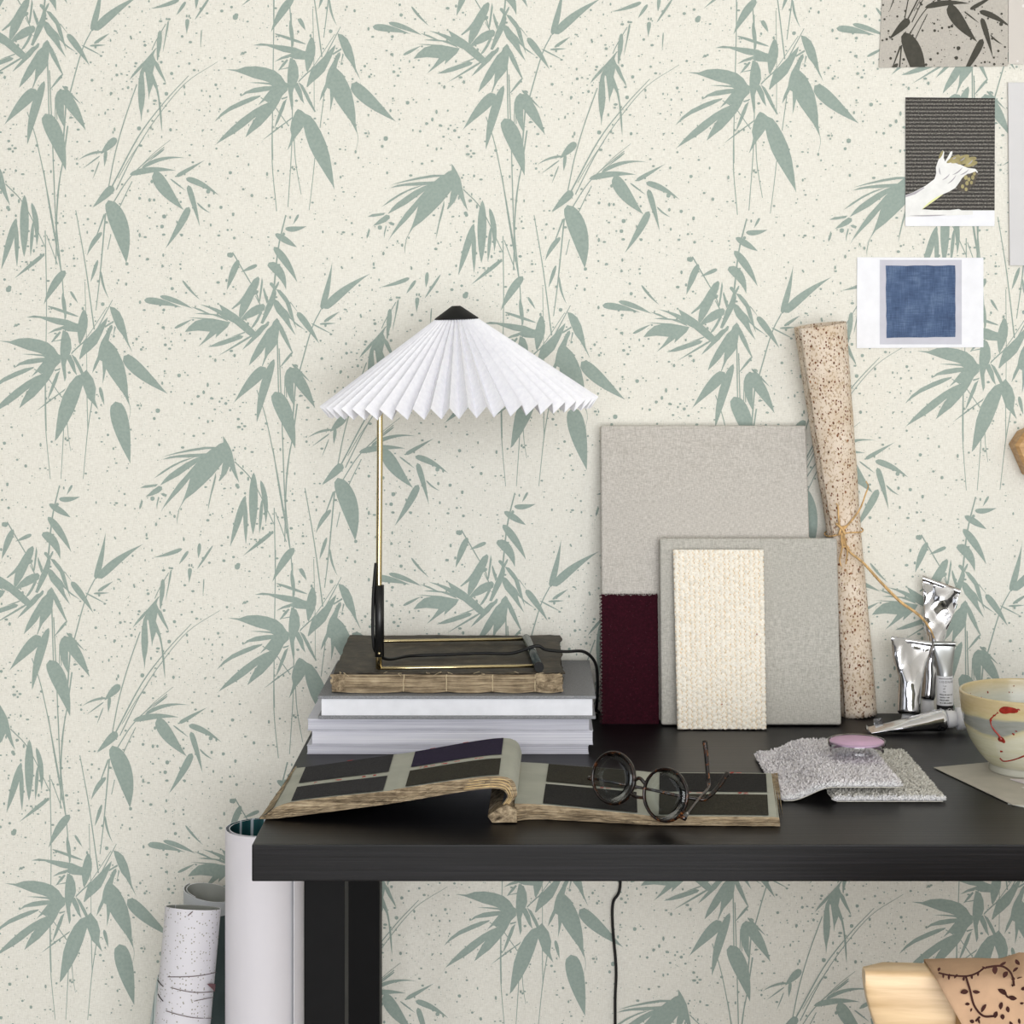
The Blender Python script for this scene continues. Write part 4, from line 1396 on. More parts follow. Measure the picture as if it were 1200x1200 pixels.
# labelled slim tube
c0 = Vector((.4930, -.0690, .7460)); c1 = Vector((.4938, -.0600, .8310))
t = thing('paint_tube', (.4930, -.0690, .7402), 'slim silver tube with white printed label and black band beside the bowl', 'paint tube', 'silver paint tubes')
tube_body(c0, c1, .0090, .0122, 31, .0002, 0, .55, FOIL2, t, fold=True)
LABEL = simple('white_tube_label', (236, 236, 240), 0.5, var=.02)
INKB = simple('black_label_ink', (28, 28, 30), 0.5, var=.05)
axd = (c1 - c0).normalized()
def lab_rows(h0, h1, a0, a1, rad, n=24, m=6):
    rows = []
    for k in range(m + 1):
        h = h0 + (h1 - h0) * k / m
        q = max(0, (h / (c1 - c0).length - .55) / .45); q = q * q * (3 - 2 * q)
        rr1 = .0090 + .0032 * q; rr2 = .0090 + (.0012 - .0090) * q ** .8
        rows.append([c0 + axd * h + Vector((math.sin(a) * (rr1 + rad), -math.cos(a) * (rr2 + rad), 0)) for a in [a0 + (a1 - a0) * i / n for i in range(n + 1)]])
    return rows
hl0, hl1 = .0150, .0480
b = MB(); b.grid(lab_rows(hl0, hl1, -1.75, 1.75, .0004), 0, True)
lb = b.out('label', LABEL, t); lb['label'] = 'white paper label with small black print'
b = MB(); b.grid(lab_rows(-.002, hl0, -PI, PI, .0004, 40), 0, True); bb = b.out('black_band', INKB, t); bb['label'] = 'black band with white script'
# printed lines on the label
def text_on(body, size, h, a, mat, parent, rad=.0006, spacing=1.0, name='label_text'):
    cu = bpy.data.curves.new(name, 'FONT')
    cu.body = body; cu.size = size; cu.space_character = spacing
    tmp = bpy.data.objects.new(name, cu)
    link(tmp)
    dg = bpy.context.evaluated_depsgraph_get()
    me = tmp.evaluated_get(dg).to_mesh()
    vs = [v.co.copy() for v in me.vertices]; fs = [tuple(p.vertices) for p in me.polygons]
    tmp.evaluated_get(dg).to_mesh_clear()
    bpy.data.objects.remove(tmp); bpy.data.curves.remove(cu)
    if not vs:
        return
    out = []
    for v in vs:
        an = a + v.x / .0094
        out.append(c0 + axd * (h + v.y) + Vector((math.sin(an) * (.0094 + rad - .0004), -math.cos(an) * (.0094 + rad - .0004), 0)))
    b_ = MB(); b_.add(out, fs, 0, False)
    return b_.out(name, mat, parent)
text_on('LIEONAR', .0034, .0405, -.86, INKB, lb, spacing=1.35)
text_on('l un', .0026, .0365, -.42, INKB, lb)
text_on('oil', .0026, .0333, -.42, INKB, lb)
text_on('ma', .0026, .0301, -.42, INKB, lb)
for i, (a0, a1) in enumerate(((-.85, .78), (-.80, .35), (-.80, .30), (-.82, .75))):
    # rows of unreadably small print: short ticks
    bq = MB(); a = a0; q = random.Random(i)
    while a < a1:
        w = q.uniform(.04, .09)
        h = .0268 - .0031 * i
        bq.grid(lab_rows(h, h + q.uniform(.0008, .0015), a, a + w, .0007, 2, 1), 0, False)
        a += w + q.choice([.03, .03, .09])
    bq.out('small_print', INKB, lb)
bq = MB(); bq.grid(lab_rows(.0448, .0454, -.95, .8, .0007, 20, 1), 0, False); bq.out('printed_rule', INKB, lb)
WINK = simple('white_band_ink', (214, 214, 218), .5)
text_on('ling', .0062, .0082, -.85, WINK, bb, rad=.0008)
text_on('Oil', .0062, .0082, .05, WINK, bb, rad=.0008)
text_on('co', .0056, .0018, -.55, WINK, bb, rad=.0008)
# tube lying in front
c0 = Vector((.4840, -.1185, .7545)); c1 = Vector((.3960, -.1240, .7432))
t = thing('paint_tube', (.44, -.12, .7402), 'silver paint tube lying on its side on the desk, white cap towards the bowl', 'paint tube', 'silver paint tubes')
def lying():
    ax = (c1 - c0); Lh = ax.length; ax.normalize()
    up = Vector((0, 0, 1)); up = (up - ax * up.dot(ax)).normalized(); sd = ax.cross(up)
    cf = crumple(21, 5, .0011)
    rows = []
    for k in range(41):
        h = k / 40
        q = h ** 1.15
        a_ = .0122 + (.0150 - .0122) * q; b_ = .0125 + (.0012 - .0125) * q
        if h < .05:
            a_ *= .75 + 5 * h; b_ *= .75 + 5 * h
        row = []
        for i in range(56):
            a = 2 * PI * i / 56
            p = c0 + ax * Lh * h + sd * math.cos(a) * a_ + up * math.sin(a) * b_
            d = (sd * math.cos(a) + up * math.sin(a))
            p += d * cf(p - c0) * min(1, h * 3) * (1 - .5 * h)
            p.z = max(p.z, TOP + .0005)
            row.append(p)
        rows.append(row)
    b = MB(); b.grid(rows, 0, True, True)
    b.f.append(tuple(range(55, -1, -1))); b.m.append(0); b.s.append(False)
    # crimped tail: folded up tab and split corner
    e = c1
    b.grid([[e + Vector((.010, .013, .0005)), e + Vector((.018, .010, .0005))], [e + Vector((.0085, .014, .010)), e + Vector((.0170, .012, .0115))], [e + Vector((.009, .019, .009)), e + Vector((.018, .017, .0105))], [e + Vector((.010, .018, .001)), e + Vector((.018, .015, .001))]], 0, False)
    b.grid([[e + Vector((.006, -.015, -.002)), e + Vector((.006, 0, -.001)), e + Vector((.006, .014, -.001))], [e + Vector((-.002, -.013, .002)), e + Vector((-.001, 0, .0015)), e + Vector((.0005, .014, .003))], [e + Vector((-.004, -.012, .004)), e + Vector((-.002, 0, .0025)), e + Vector((0, .014, .0045))]], 0, False)
    return b.out('tube_body', FOIL, t)
lying()
cap_at(Vector((.4838, -.1185, .7545)), Vector((.024, .001, .0007)), .0095, .012, t)
cap_at(Vector((.4950, -.1182, .7548)), Vector((.010, .0004, .0003)), .0122, .0115, t, ribs=1)
for (px, py, ht) in ((1101, 853, 0), (1105.5, 856, 1)):
    b = MB()
    p = at(px, py, -.1312)
    b.add([p + Vector((math.cos(2 * PI * k / 12) * .0020, -.0002, math.sin(2 * PI * k / 12) * .0030)) for k in range(12)], [tuple(range(12))], 0)
    # shallow dark printed dots follow the tube wall
    for v in b.v:
        ax = (c1 - c0).normalized(); w = v - c0; h = w.dot(ax); r = .0122
        rel = w - ax * h
        v.xyz = c0 + ax * h + rel.normalized() * (r + .0012)
    b.out('printed_dot', INKB, t)

# --------------------------------------------------------- carpet samples
CARP = NT('lavender_grey_carpet'); f = CARP.noise(CARP.coord(), 260, 3, .7)
CARP.base(CARP.ramp(f, [(.3, (198, 194, 195)), (.55, (228, 224, 226)), (.75, (246, 244, 246))])).set(Roughness=.95, Specular_IOR_Level=.1)
CARP2 = NT('warm_grey_carpet'); f = CARP2.noise(CARP2.coord(), 260, 3, .7)
CARP2.base(CARP2.ramp(f, [(.3, (182, 179, 171)), (.55, (212, 209, 201)), (.75, (236, 233, 226))])).set(Roughness=.95, Specular_IOR_Level=.1)
CARPW = simple('white_carpet_edge', (226, 225, 226), .95, var=.06, scale=300, spec=.1)
BACKING = simple('woven_carpet_backing', (206, 202, 190), .9, var=.08, scale=300, spec=.1)


def carpet(name, x0, x1, y0, y1, zf, th, mat, label, seed, skew=0.0, n_t=9000):
    r = random.Random(seed)
    t = thing(name, ((x0 + x1) / 2, (y0 + y1) / 2, TOP), label, 'carpet sample', 'carpet samples on the desk')
    def P(u, v, h):
        x = x0 + (x1 - x0) * u + skew * v + .0012 * NOISE(Vector((u * 3, v * 9, seed))) * (1 if u in (0, 1) else 0)
        y = y0 + (y1 - y0) * v + .010 * (u - .5) * 0
        return Vector((x, y, zf(x) + h))
    nu, nv_ = 26, 34
    b = MB()
    lo = [[P(i / nu, k / nv_, .0004) for i in range(nu + 1)] for k in range(nv_ + 1)]
    up = [[P(i / nu, k / nv_, .0036) for i in range(nu + 1)] for k in range(nv_ + 1)]
    b.grid(up, 0, True).grid(lo, 0, True)
    ring = lambda g: [g[0][i] for i in range(nu)] + [g[k][nu] for k in range(nv_)] + [g[nv_][i] for i in range(nu, 0, -1)] + [g[k][0] for k in range(nv_, 0, -1)]
    b.grid([ring(lo), ring(up)], 0, False, True)
    b.out('backing', BACKING, t)
    b = MB()
    for q in range(n_t):
        e = r.random()
        if e < .13: u, v = r.random(), r.uniform(0, .012)
        elif e < .18: u, v = r.random(), r.uniform(.99, 1)
        elif e < .23: u, v = r.uniform(0, .015), r.random()
        elif e < .30: u, v = r.uniform(.985, 1), r.random()
        else: u, v = r.random(), r.random()
        p = P(u, v, .0032 - (.0018 if (v < .013 or u < .016 or u > .984) else 0))
        hgt = th * r.uniform(.75, 1.1)
        edge = v < .013
        d = Vector((r.uniform(-.9, .9), r.uniform(-.9, .9), .8))
        if v < .013: d += Vector((0, -.45, -.1))
        if u < .016: d += Vector((-.5, 0, -.2))
        if u > .984: d += Vector((.5, 0, -.2))
        if v > .989: d += Vector((0, .4, -.2))
        d = d.normalized() * hgt
        a = r.uniform(0, PI)
        w = Vector((math.cos(a), math.sin(a), 0)) * .00085
        w2 = Vector((-math.sin(a), math.cos(a), 0)) * .0006
        m = p + d * .6 + w2 * 2.2 + Vector((r.uniform(-1, 1), r.uniform(-1, 1), 0)) * .0006
        tp = p + d
        b.add([p - w, p + w, m + w * 1.25, m - w * 1.25, tp + w * .5 + w2, tp - w * .5 + w2, p + w2 * 2.2, m + w2 * 2.8],
              [(0, 1, 2, 3), (3, 2, 4, 5), (1, 6, 7, 2), (6, 0, 3, 7), (2, 7, 4), (7, 3, 5), (4, 7, 5)], 1 if edge else 0, False)
    o = b.out('pile', [mat, CARPW], t); o['kind'] = 'stuff'
    return t


carpet('carpet_sample', .3125, .4135, -.434, -.238, lambda x: TOP + .0004, .0054, CARP2, 'warm grey looped carpet sample lying lowest on the desk, right of the other carpet', 3)
def zc1(x):
    q = max(0, min(1, (x - .268) / (.309 - .268))); q = q * q * (3 - 2 * q)
    return TOP + .0006 + .0128 * q
carpet('carpet_sample', .2620, .3730, -.432, -.246, zc1, .0054, CARP, 'lavender-grey looped carpet sample laid over the warm grey one under the pink dish', 8, skew=-.002)

# ------------------------------------------------------------- pink dish
dish = thing('glass_dish', (.3480, -.335, .7665), 'small round clear glass dish of pink powder on the carpet sample', 'dish')
dc = (.3480, -.335, .7662)
b = MB(); b.lathe([(.0255, 0), (.0268, .0006), (.0272, .0020), (.0266, .0034), (.0266, .0058), (.0284, .0062), (.0288, .0075), (.0288, .0118), (.0282, .0124), (.0274, .0120)], dc, 56)
b.out('glass_body', GLASS, dish)
PINK = simple('pink_powder', (214, 178, 206), .75, var=.03, spec=.2)
b = MB(); b.lathe([(0, .0114), (.0266, .0114), (.0272, .0108), (.0272, .0098), (0, .0098)], dc, 48)
o = b.out('pink_fill', PINK, dish); o['label'] = 'pale pink fill'

# ------------------------------------------------------------------ bowl
BC = Vector((.527, -.306, TOP + .0016))
prof = [(.0, .0015), (.034, .0012), (.036, 0), (.0385, .0), (.0392, .0015), (.0385, .0065), (.0400, .0080), (.0436, .0113), (.0485, .0168), (.0528, .0228), (.0567, .0290), (.0598, .0356), (.0628, .0435), (.065, .052), (.0669, .0610), (.0682, .0700), (.069, .0785),
        (.0685, .0803), (.0672, .0807), (.0660, .0795), (.0648, .070), (.061, .053), (.053, .036), (.040, .022), (.02, .0145), (0, .013)]
outer = prof[5:17]


def r_out(z):
    for (ra, za), (rb, zb) in zip(outer, outer[1:]):
        if za <= z <= zb:
            return ra + (rb - ra) * (z - za) / (zb - za)
    return outer[0][0] if z < outer[0][1] else outer[-1][0]


def refine(p, n):
    c = cat([(r, z, 0) for r, z in p], n)
    return [(max(0, v.x), max(0, v.y)) for v in c]


pf = refine(prof, 5)
NB = 128
vs, fs = [], []
for r, z in pf:
    for k in range(NB):
        a = 2 * PI * k / NB
        vs.append(Vector((BC.x + r * math.cos(a), BC.y + r * math.sin(a), BC.z + z)))
for i in range(len(pf) - 1):
    for k in range(NB):
        k2 = (k + 1) % NB
        fs.append((i * NB + k, i * NB + k2, (i + 1) * NB + k2, (i + 1) * NB + k))
GLZ = NT('ash_glaze')
at_ = GLZ.n('ShaderNodeAttribute'); at_.attribute_name = 'glaze'
f = GLZ.noise(GLZ.coord((1, 1, 5)), 60, 4, .6)
GLZ.base(GLZ.mix(.2, at_.outputs['Color'], GLZ.ramp(f, [(.3, (178, 172, 140)), (.7, (222, 216, 196))]))).set(Roughness=.22, Specular_IOR_Level=.5)
bowl = thing('ceramic_bowl', BC, 'ochre-rimmed ceramic bowl with grey band and red splashes at the right end of the desk', 'bowl')
def bowl_hit(px, py):
    z = .05; y = BC.y - .06
    for _ in range(25):
        p = at(px, py, y)
        z = max(.007, min(.0785, p.z - BC.z))
        r = r_out(z) + .0004
        dx = max(-r * .98, min(r * .98, p.x - BC.x))
        y = BC.y - math.sqrt(r * r - dx * dx)
    ph = math.atan2(dx, -(y - BC.y))
    return ph, z


def bowl_pt(ph, z, o=.00045):
    r = r_out(z) + o
    return Vector((BC.x + r * math.sin(ph), BC.y - r * math.cos(ph), BC.z + z))


SPL = simple('oxide_red_glaze', (142, 44, 34), .2, var=.15, scale=200, spec=.5)
b = MB()
def splash(cx, cy, rx, ry, seed):
    c = bowl_hit(1080 + cx / 7.5, 790 + cy / 7.5)
    kk = rx / 7.5 * .00086; kz = ry / 7.5 * .00086
    ring_ = []
    for k in range(20):
        a = 2 * PI * k / 20
        w = 1 + .22 * math.sin(2 * a + seed) + .12 * math.sin(3 * a + seed * 2)
        ring_.append((c[0] + kk * w * math.cos(a) / r_out(c[1]), min(.0782, c[1] + kz * w * math.sin(a))))
    b.add([bowl_pt(c[0], c[1], .0011)] + [bowl_pt(a_, z_, .0002) for a_, z_ in ring_], [(0, 1 + k, 1 + (k + 1) % 20) for k in range(20)], 0, True)
def run(pts, w):
    P = [bowl_pt(*bowl_hit(1080 + x / 7.5, 790 + y / 7.5), .0003) for x, y in pts]
    P = cat(P, 5)
    ws = w if isinstance(w, list) else [w] * len(pts)
    rs = []
    for i in range(len(P)):
        t_ = i / (len(P) - 1) * (len(ws) - 1); j = min(int(t_), len(ws) - 2)
        rs.append((ws[j] + (ws[j + 1] - ws[j]) * (t_ - j)) / 7.5 * .00086 * .5)
    b.tube(P, rs, 6, 0)
splash(757, 318, 70, 38, 1); splash(852, 312, 12, 9, 2); splash(668, 340, 8, 7, 3); splash(636, 364, 12, 9, 1); splash(702, 578, 28, 32, 2); splash(700, 680, 13, 11, 1)
splash(806, 528, 11, 10, 3); splash(831, 503, 9, 7, 2); splash(605, 405, 11, 17, 1)
run([(668, 342), (630, 372), (606, 402), (612, 450), (640, 495), (680, 540), (700, 575)], [6, 10, 16, 9, 18, 16, 40])
run([(688, 738), (720, 765), (780, 760), (850, 740), (900, 720), (960, 706), (1030, 702)], [16, 14, 12, 12, 18, 16, 8])
SPLASHES = b
for (cx, cy, s) in ((525, 215, 20), (580, 160, 14), (565, 232, 11), (770, 160, 9), (798, 160, 6), (810, 104, 8), (425, 170, 6)):
    # on the inside far wall
    px, py = 1080 + cx / 7.5, 790 + cy / 7.5
    y = BC.y + .02
    for _ in range(30):
        p = at(px, py, y); z = min(.078, max(.03, p.z - BC.z)); r = .0648 - (.070 - z) * .26 - .0006
        dx = max(-r * .97, min(r * .97, p.x - BC.x)); y = BC.y + math.sqrt(r * r - dx * dx)
    c = Vector((BC.x + dx, y, BC.z + z)); nn = Vector((-dx, BC.y - y, .02)).normalized()
    u = nn.cross(Vector((0, 0, 1))).normalized(); v = nn.cross(u)
    b.add([c + nn * .0012] + [c + nn * .0005 + (u * math.cos(2 * PI * k / 12) + v * 1.5 * math.sin(2 * PI * k / 12)) * s / 7.5 * .00045 for k in range(12)], [(0, 1 + k, 1 + (k + 1) % 12) for k in range(12)], 0, True)

b = MB(); b.add(vs, fs, 0, True); b.add(SPLASHES.v, SPLASHES.f, 1, True)
bo = b.out('bowl_body', [GLZ.m, SPL], bowl)
ca = bo.data.color_attributes.new('glaze', 'FLOAT_COLOR', 'POINT')
def mixc(a, c, t):
    t = max(0, min(1, t))
    return tuple(x + (y - x) * t for x, y in zip(a, c))
OCH, GRY, CRM, STR, FOOT = lin((194, 172, 124)), lin((126, 131, 130)), lin((204, 202, 182)), lin((200, 188, 140)), lin((176, 176, 166))
n_in = pf.index(min(pf[len(pf) // 2:], key=lambda q: abs(q[1] - .0807)))
for idx in range(len(vs)):
    ring = idx // NB
    p = vs[idx] - BC
    ph = math.degrees(math.atan2(p.x, -p.y))
    z = p.z
    wob = .0012 * NOISE(Vector((p.x * 60, p.y * 60, z * 80)))
    if abs(ph) < 200:
        lowb = .041 + (.00047 * abs(ph + 40) if ph > -40 else .00012 * abs(ph + 40))
        if ph > 30: lowb = .041 + .0330 - .0004 * (ph - 30)
    upb = .0600 + .00005 * (ph + 80)
    if ring >= n_in:
        c = mixc(OCH, lin((196, 198, 188)), (.0800 - z) / .016)
    else:
        zz = z + wob
        if z < .0075: c = FOOT
        elif zz > upb: c = mixc(STR, OCH, (zz - upb) / .010 + .3)
        elif zz > lowb: c = mixc(STR, GRY, min((zz - lowb), (upb - zz)) / .0022)
        else:
            c = mixc(OCH, CRM, (lowb - zz) / .007 + .3)
            s = NOISE(Vector((ph * .02, z * 320, 2)))
            c = mixc(c, lin((186, 184, 140)), .5 * max(0, s) + (.35 if ph < -45 else 0))
    ca.data[idx].color = (c[0], c[1], c[2], 1)


# --------------------------------------------------------- sheets of paper
def sheet(name, pts, z, th, mat, label, catg, curl=0.0):
    lo = [Vector((x, y, z)) for x, y in pts]
    up = [Vector((x, y, z + th)) for x, y in pts]
    n = len(pts)
    fs = [tuple(range(n - 1, -1, -1)), tuple(n + i for i in range(n))] + [(i, (i + 1) % n, n + (i + 1) % n, n + i) for i in range(n)]
    return tag(mesh(name, lo + up, fs, mat), label, catg)
GREYP = simple('warm_grey_paper', (178, 173, 162), .7, var=.04, scale=30, spec=.2)
PINKP = simple('pinkish_white_paper', (214, 206, 208), .7, var=.03, spec=.2)
GREENP = simple('pale_sheet', (206, 208, 200), .6, var=.04, spec=.2)
sheet('paper_sheet', [(.4735, -.4400), (.520, -.490), (.70, -.44), (.66, -.36), (.50, -.415)], TOP + .0002, .0004, GREENP, 'pale sheet of paper peeking out from under the warm grey sheet', 'paper')
sheet('paper_sheet', [(.4335, -.2935), (.4768, -.4475), (.545, -.447), (.68, -.43), (.70, -.25), (.56, -.262), (.4965, -.2700)], TOP + .0008, .0006, GREYP, 'warm grey sheet of paper under the ceramic bowl', 'paper')
sheet('paper_scrap', [(.4985, -.3485), (.545, -.352), (.572, -.385), (.535, -.405), (.513, -.377)], TOP + .0018, .0008, PINKP, 'pinkish white torn paper scrap in front of the bowl', 'paper')
sheet('paper_scrap', [(.5010, -.380), (.513, -.3795), (.534, -.408), (.578, -.392), (.60, -.43), (.53, -.43)], TOP + .0016, .0004, simple('thin_cream_scrap', (208, 204, 196), .7, var=.03), 'cream paper scrap tucked below the pinkish scrap at the frame edge', 'paper')

# ------------------------------------------------- cards pinned on the wall
def wcard(name, pix, y, mat, label, catg, th=.0009):
    P = [at(x, yy, y) for x, yy in pix]
    n = len(P)
    bk_ = [p + Vector((0, th, 0)) for p in P]
    fs = [tuple(range(n - 1, -1, -1)), tuple(n + i for i in range(n))] + [(i, (i + 1) % n, n + (i + 1) % n, n + i) for i in range(n)]
    b_ = MB(); b_.add(P + bk_, fs, 0)
    return b_
def flat(b_, pix, y, mi):
    b_.add([at(x, yy, y) for x, yy in pix], [tuple(range(len(pix)))], mi)
YC = -.0022
BLUE = NT('blue_brushed_ink')
f = BLUE.math('MULTIPLY', BLUE.math('ADD', BLUE.noise(BLUE.coord((900, 1, 60)), 1.0, 3), BLUE.noise(BLUE.coord((60, 1, 900)), 1.0, 3)), .5)
g = BLUE.noise(BLUE.coord(), 45, 4)
BLUE.base(BLUE.ramp(BLUE.math('ADD', BLUE.math('MULTIPLY', f, .6), BLUE.math('MULTIPLY', g, .4)), [(.35, (54, 70, 100)), (.5, (76, 96, 130)), (.65, (112, 132, 162))])).set(Roughness=.7, Specular_IOR_Level=.2)
b = wcard('postcard', [(1004.5, 301.5), (1152.5, 302), (1152.5, 407), (1004, 408)], YC, CARD, '', '')
flat(b, [(1031, 304.5), (1127, 304.5), (1127, 403.5), (1031, 403.5)], YC - .0002, 1)
q = random.Random(4)
edge = []
for (x0, y0, x1, y1) in ((1038, 311.5, 1119.5, 311), (1119.5, 311, 1119.5, 395), (1119.5, 395, 1039, 396), (1039, 396, 1038, 311.5)):
    for k in range(10):
        edge.append((x0 + (x1 - x0) * k / 10 + q.uniform(-.4, .4), y0 + (y1 - y0) * k / 10 + q.uniform(-.4, .4)))
flat(b, edge, YC - .0004, 2)
tag(b.out('postcard', [CARD, simple('pale_lilac_grey_print', (202, 202, 212), .7, var=.02, scale=60), BLUE.m]), 'white postcard with a dark blue square printed on grey, pinned on the wall', 'postcard')

STR_ = NT('striped_dark_print')
sx_ = STR_.n('ShaderNodeSeparateXYZ'); STR_.l(STR_.coord(), sx_.inputs[0])
wv = STR_.math('SINE', STR_.math('MULTIPLY', sx_.outputs['Z'], 2 * PI / .0043))
nn_ = STR_.noise(STR_.coord((500, 1, 900)), 1.0, 3)
s_ = STR_.math('ADD', STR_.math('MULTIPLY', wv, .17), nn_)
STR_.base(STR_.ramp(s_, [(.36, (50, 48, 46)), (.55, (88, 85, 81)), (.72, (132, 128, 121)), (.88, (168, 164, 154))])).set(Roughness=.6, Specular_IOR_Level=.2)
b = wcard('photo_print', [(1061, 114), (1166, 115), (1165.5, 265), (1061, 265)], YC, CARD, '', '')
flat(b, [(1061, 114), (1166, 115), (1165.6, 246.5), (1061, 246.5)], YC - .0002, 1)
def V(*p):
    return [(1050 + x / 6.667, 100 + y / 6.667) for x, y in p]
flat(b, V((74, 1000), (130, 985), (210, 968), (300, 975), (420, 975), (490, 966), (520, 980), (600, 978), (600, 1010), (74, 1030)), YC - .0003, 2)
arm = V((74, 856), (130, 838), (180, 812), (230, 785), (300, 732), (314, 690), (312, 640), (325, 600), (338, 565), (355, 518), (366, 506), (376, 522), (372, 568), (384, 594), (404, 560), (425, 520), (438, 512), (442, 526), (430, 560), (402, 600), (450, 603), (500, 618),
        (560, 645), (620, 652), (642, 680), (606, 690), (560, 690), (520, 720), (490, 765), (465, 800), (420, 828), (370, 850), (330, 880), (280, 912), (232, 948), (200, 972), (150, 990), (74, 1012))
flat(b, arm, YC - .0004, 2)
for i_, (x0, y0, x1, y1, w_) in enumerate(((395, 606, 500, 546, 36), (430, 606, 572, 548, 42), (480, 614, 630, 566, 42), (530, 632, 638, 600, 36))):
    flat(b, V(*leaf(x0, y0, x1, y1, w_, 0, .6, .45)[0]), YC - .0005 - .00001 * i_, 3)
flat(b, V((470, 792), (500, 760), (530, 715), (570, 692), (625, 672), (642, 700), (625, 735), (620, 775), (590, 790), (560, 835), (520, 832), (490, 822)), YC - .0005, 5)
for (x, y, w_) in ((545, 720, 15), (570, 735, 13), (600, 720, 14), (555, 765, 14), (590, 760, 12), (520, 790, 13), (548, 812, 12), (612, 690, 12)):
    flat(b, V(*[(x + w_ * math.cos(2 * PI * k / 8), y + 1.3 * w_ * math.sin(2 * PI * k / 8)) for k in range(8)]), YC - .0006, 3)
for (x0, y0, x1, y1) in ((440, 700, 520, 640), (400, 770, 470, 700), (360, 740, 420, 690), (500, 700, 570, 655), (340, 640, 350, 700), (440, 575, 470, 560), (500, 590, 540, 560), (560, 620, 600, 580)):
    flat(b, V(*leaf(x0, y0, x1, y1, 9, .08, 1, 1)[0]), YC - .0007, 4)
flat(b, V(*leaf(200, 972, 370, 850, 16, -.03, 1, 1)[0]), YC - .0006, 6)
flat(b, V(*leaf(100, 1018, 400, 1012, 10, .01, 1, 1)[0]), YC - .0006, 4)
flat(b, V(*leaf(335, 575, 368, 508, 20, 0, .7, .7)[0]), YC - .0006, 3)
flat(b, V((74, 856), (140, 836), (215, 796), (225, 800), (150, 850), (74, 875)), YC - .0005, 4)
tag(b.out('photo_print', [CARD, STR_.m, simple('pale_arm_print', (236, 236, 234), .6, var=.03, scale=80), simple('olive_print', (158, 148, 104), .6, var=.15, scale=120), simple('grey_print', (176, 172, 178), .6, var=.05), simple('dark_print', (84, 78, 70), .6, var=.2, scale=300), simple('yellow_print', (232, 232, 170), .6, var=.05)]),
    'photo print of a pale outstretched arm on dark stripes, pinned on the wall', 'photograph')

# wallpaper sample with dark leaves at the top edge
SAMP = m_linen('taupe_sample_paper', (198, 193, 184), (178, 173, 165))
DKLEAF = simple('olive_black_print', (70, 68, 60), .7, var=.08, scale=150)
quad = [(1037.5, -90), (1181.5, -90), (1181, 77.5), (1030, 79)]
b = wcard('s', quad, YC, SAMP, '', '')
def clip(poly, q):
    # convex clip, q clockwise in image coordinates
    out = poly
    n = len(q)
    for i in range(n):
        (ax_, ay_), (bx_, by_) = q[i], q[(i + 1) % n]
        def ins(p): return (bx_ - ax_) * (p[1] - ay_) - (by_ - ay_) * (p[0] - ax_) >= 0
        res = []
        for k in range(len(out)):
            p, s = out[k], out[k - 1]
            if ins(p) != ins(s):
                d1 = (bx_ - ax_) * (s[1] - ay_) - (by_ - ay_) * (s[0] - ax_); d2 = (bx_ - ax_) * (p[1] - ay_) - (by_ - ay_) * (p[0] - ax_)
                tt = d1 / (d1 - d2)
                res.append((s[0] + (p[0] - s[0]) * tt, s[1] + (p[1] - s[1]) * tt))
            if ins(p):
                res.append(p)
        out = res
        if len(out) < 3:
            return []
    return out
k_ = 0
for p in CM:
    w_ = [warp(x, y) for x, y in p]
    m_ = [(1144.5 + (x - 214.5) * .97, 48 + (y - 245) * .97) for x, y in w_]
    m_ = clip(m_, quad)
    if len(m_) > 2:
        flat(b, m_, YC - .0002 - .000004 * (k_ % 60), 1); k_ += 1
q = random.Random(9)
for k in range(420):
    x, y, r = q.uniform(1034, 1179), q.uniform(-60, 77), .3 + q.random() ** 3 * 1.5
    m_ = clip([(x + r * math.cos(2 * PI * j / 6), y + r * math.sin(2 * PI * j / 6)) for j in range(6)], quad)
    if len(m_) > 2:
        flat(b, m_, YC - .0006, 1)
tag(b.out('wallpaper_sample', [SAMP, DKLEAF]), 'taupe wallpaper sample with dark leaves at the top of the wall', 'wallpaper sample', 'wallpaper samples at the top of the wall')
b = wcard('s', [(1181.8, -90), (1330, -90), (1330, 76), (1182, 75)], YC, None, '', '')
tag(b.out('wallpaper_sample', m_spatter('pinkish_grey_sample', (206, 200, 193), (226, 223, 219), 160, .8)), 'plain pinkish-grey wallpaper sample in the top right corner', 'wallpaper sample', 'wallpaper samples at the top of the wall')
b = wcard('s', [(1181.5, 96.5), (1330, 98), (1330, 311), (1183.5, 311)], -.0046, None, '', '', .0034)
tag(b.out('paper_sheet', simple('light_grey_paper', (214, 213, 214), .6, var=.012, scale=10, spec=.2)), 'blank light grey paper sheet on the wall at the right edge', 'paper')
# small wooden peg at the right edge
b = MB()
P_ = [at(x, y, -.03) for x, y in ((1189.2, 522), (1199, 507), (1216, 499), (1240, 505), (1246, 540), (1228, 562), (1205, 558))]
n = len(P_)
cen = sum(P_, Vector()) / n
fr_ = [cen.lerp(p, .86) + Vector((0, -.004, 0)) for p in P_]
bk_ = [p + Vector((0, .029, 0)) for p in P_]
b.add(fr_ + P_ + bk_, [tuple(range(n - 1, -1, -1))] + [(i, (i + 1) % n, n + (i + 1) % n, n + i) for i in range(n)] + [(n + i, n + (i + 1) % n, 2 * n + (i + 1) % n, 2 * n + i) for i in range(n)] + [tuple(2 * n + i for i in range(n))])
tag(b.out('wall_peg', m_wood('tan_wood', (166, 124, 78), (206, 166, 116), (40, 40, 200))), 'faceted tan wooden peg on the wall at the right edge', 'peg')
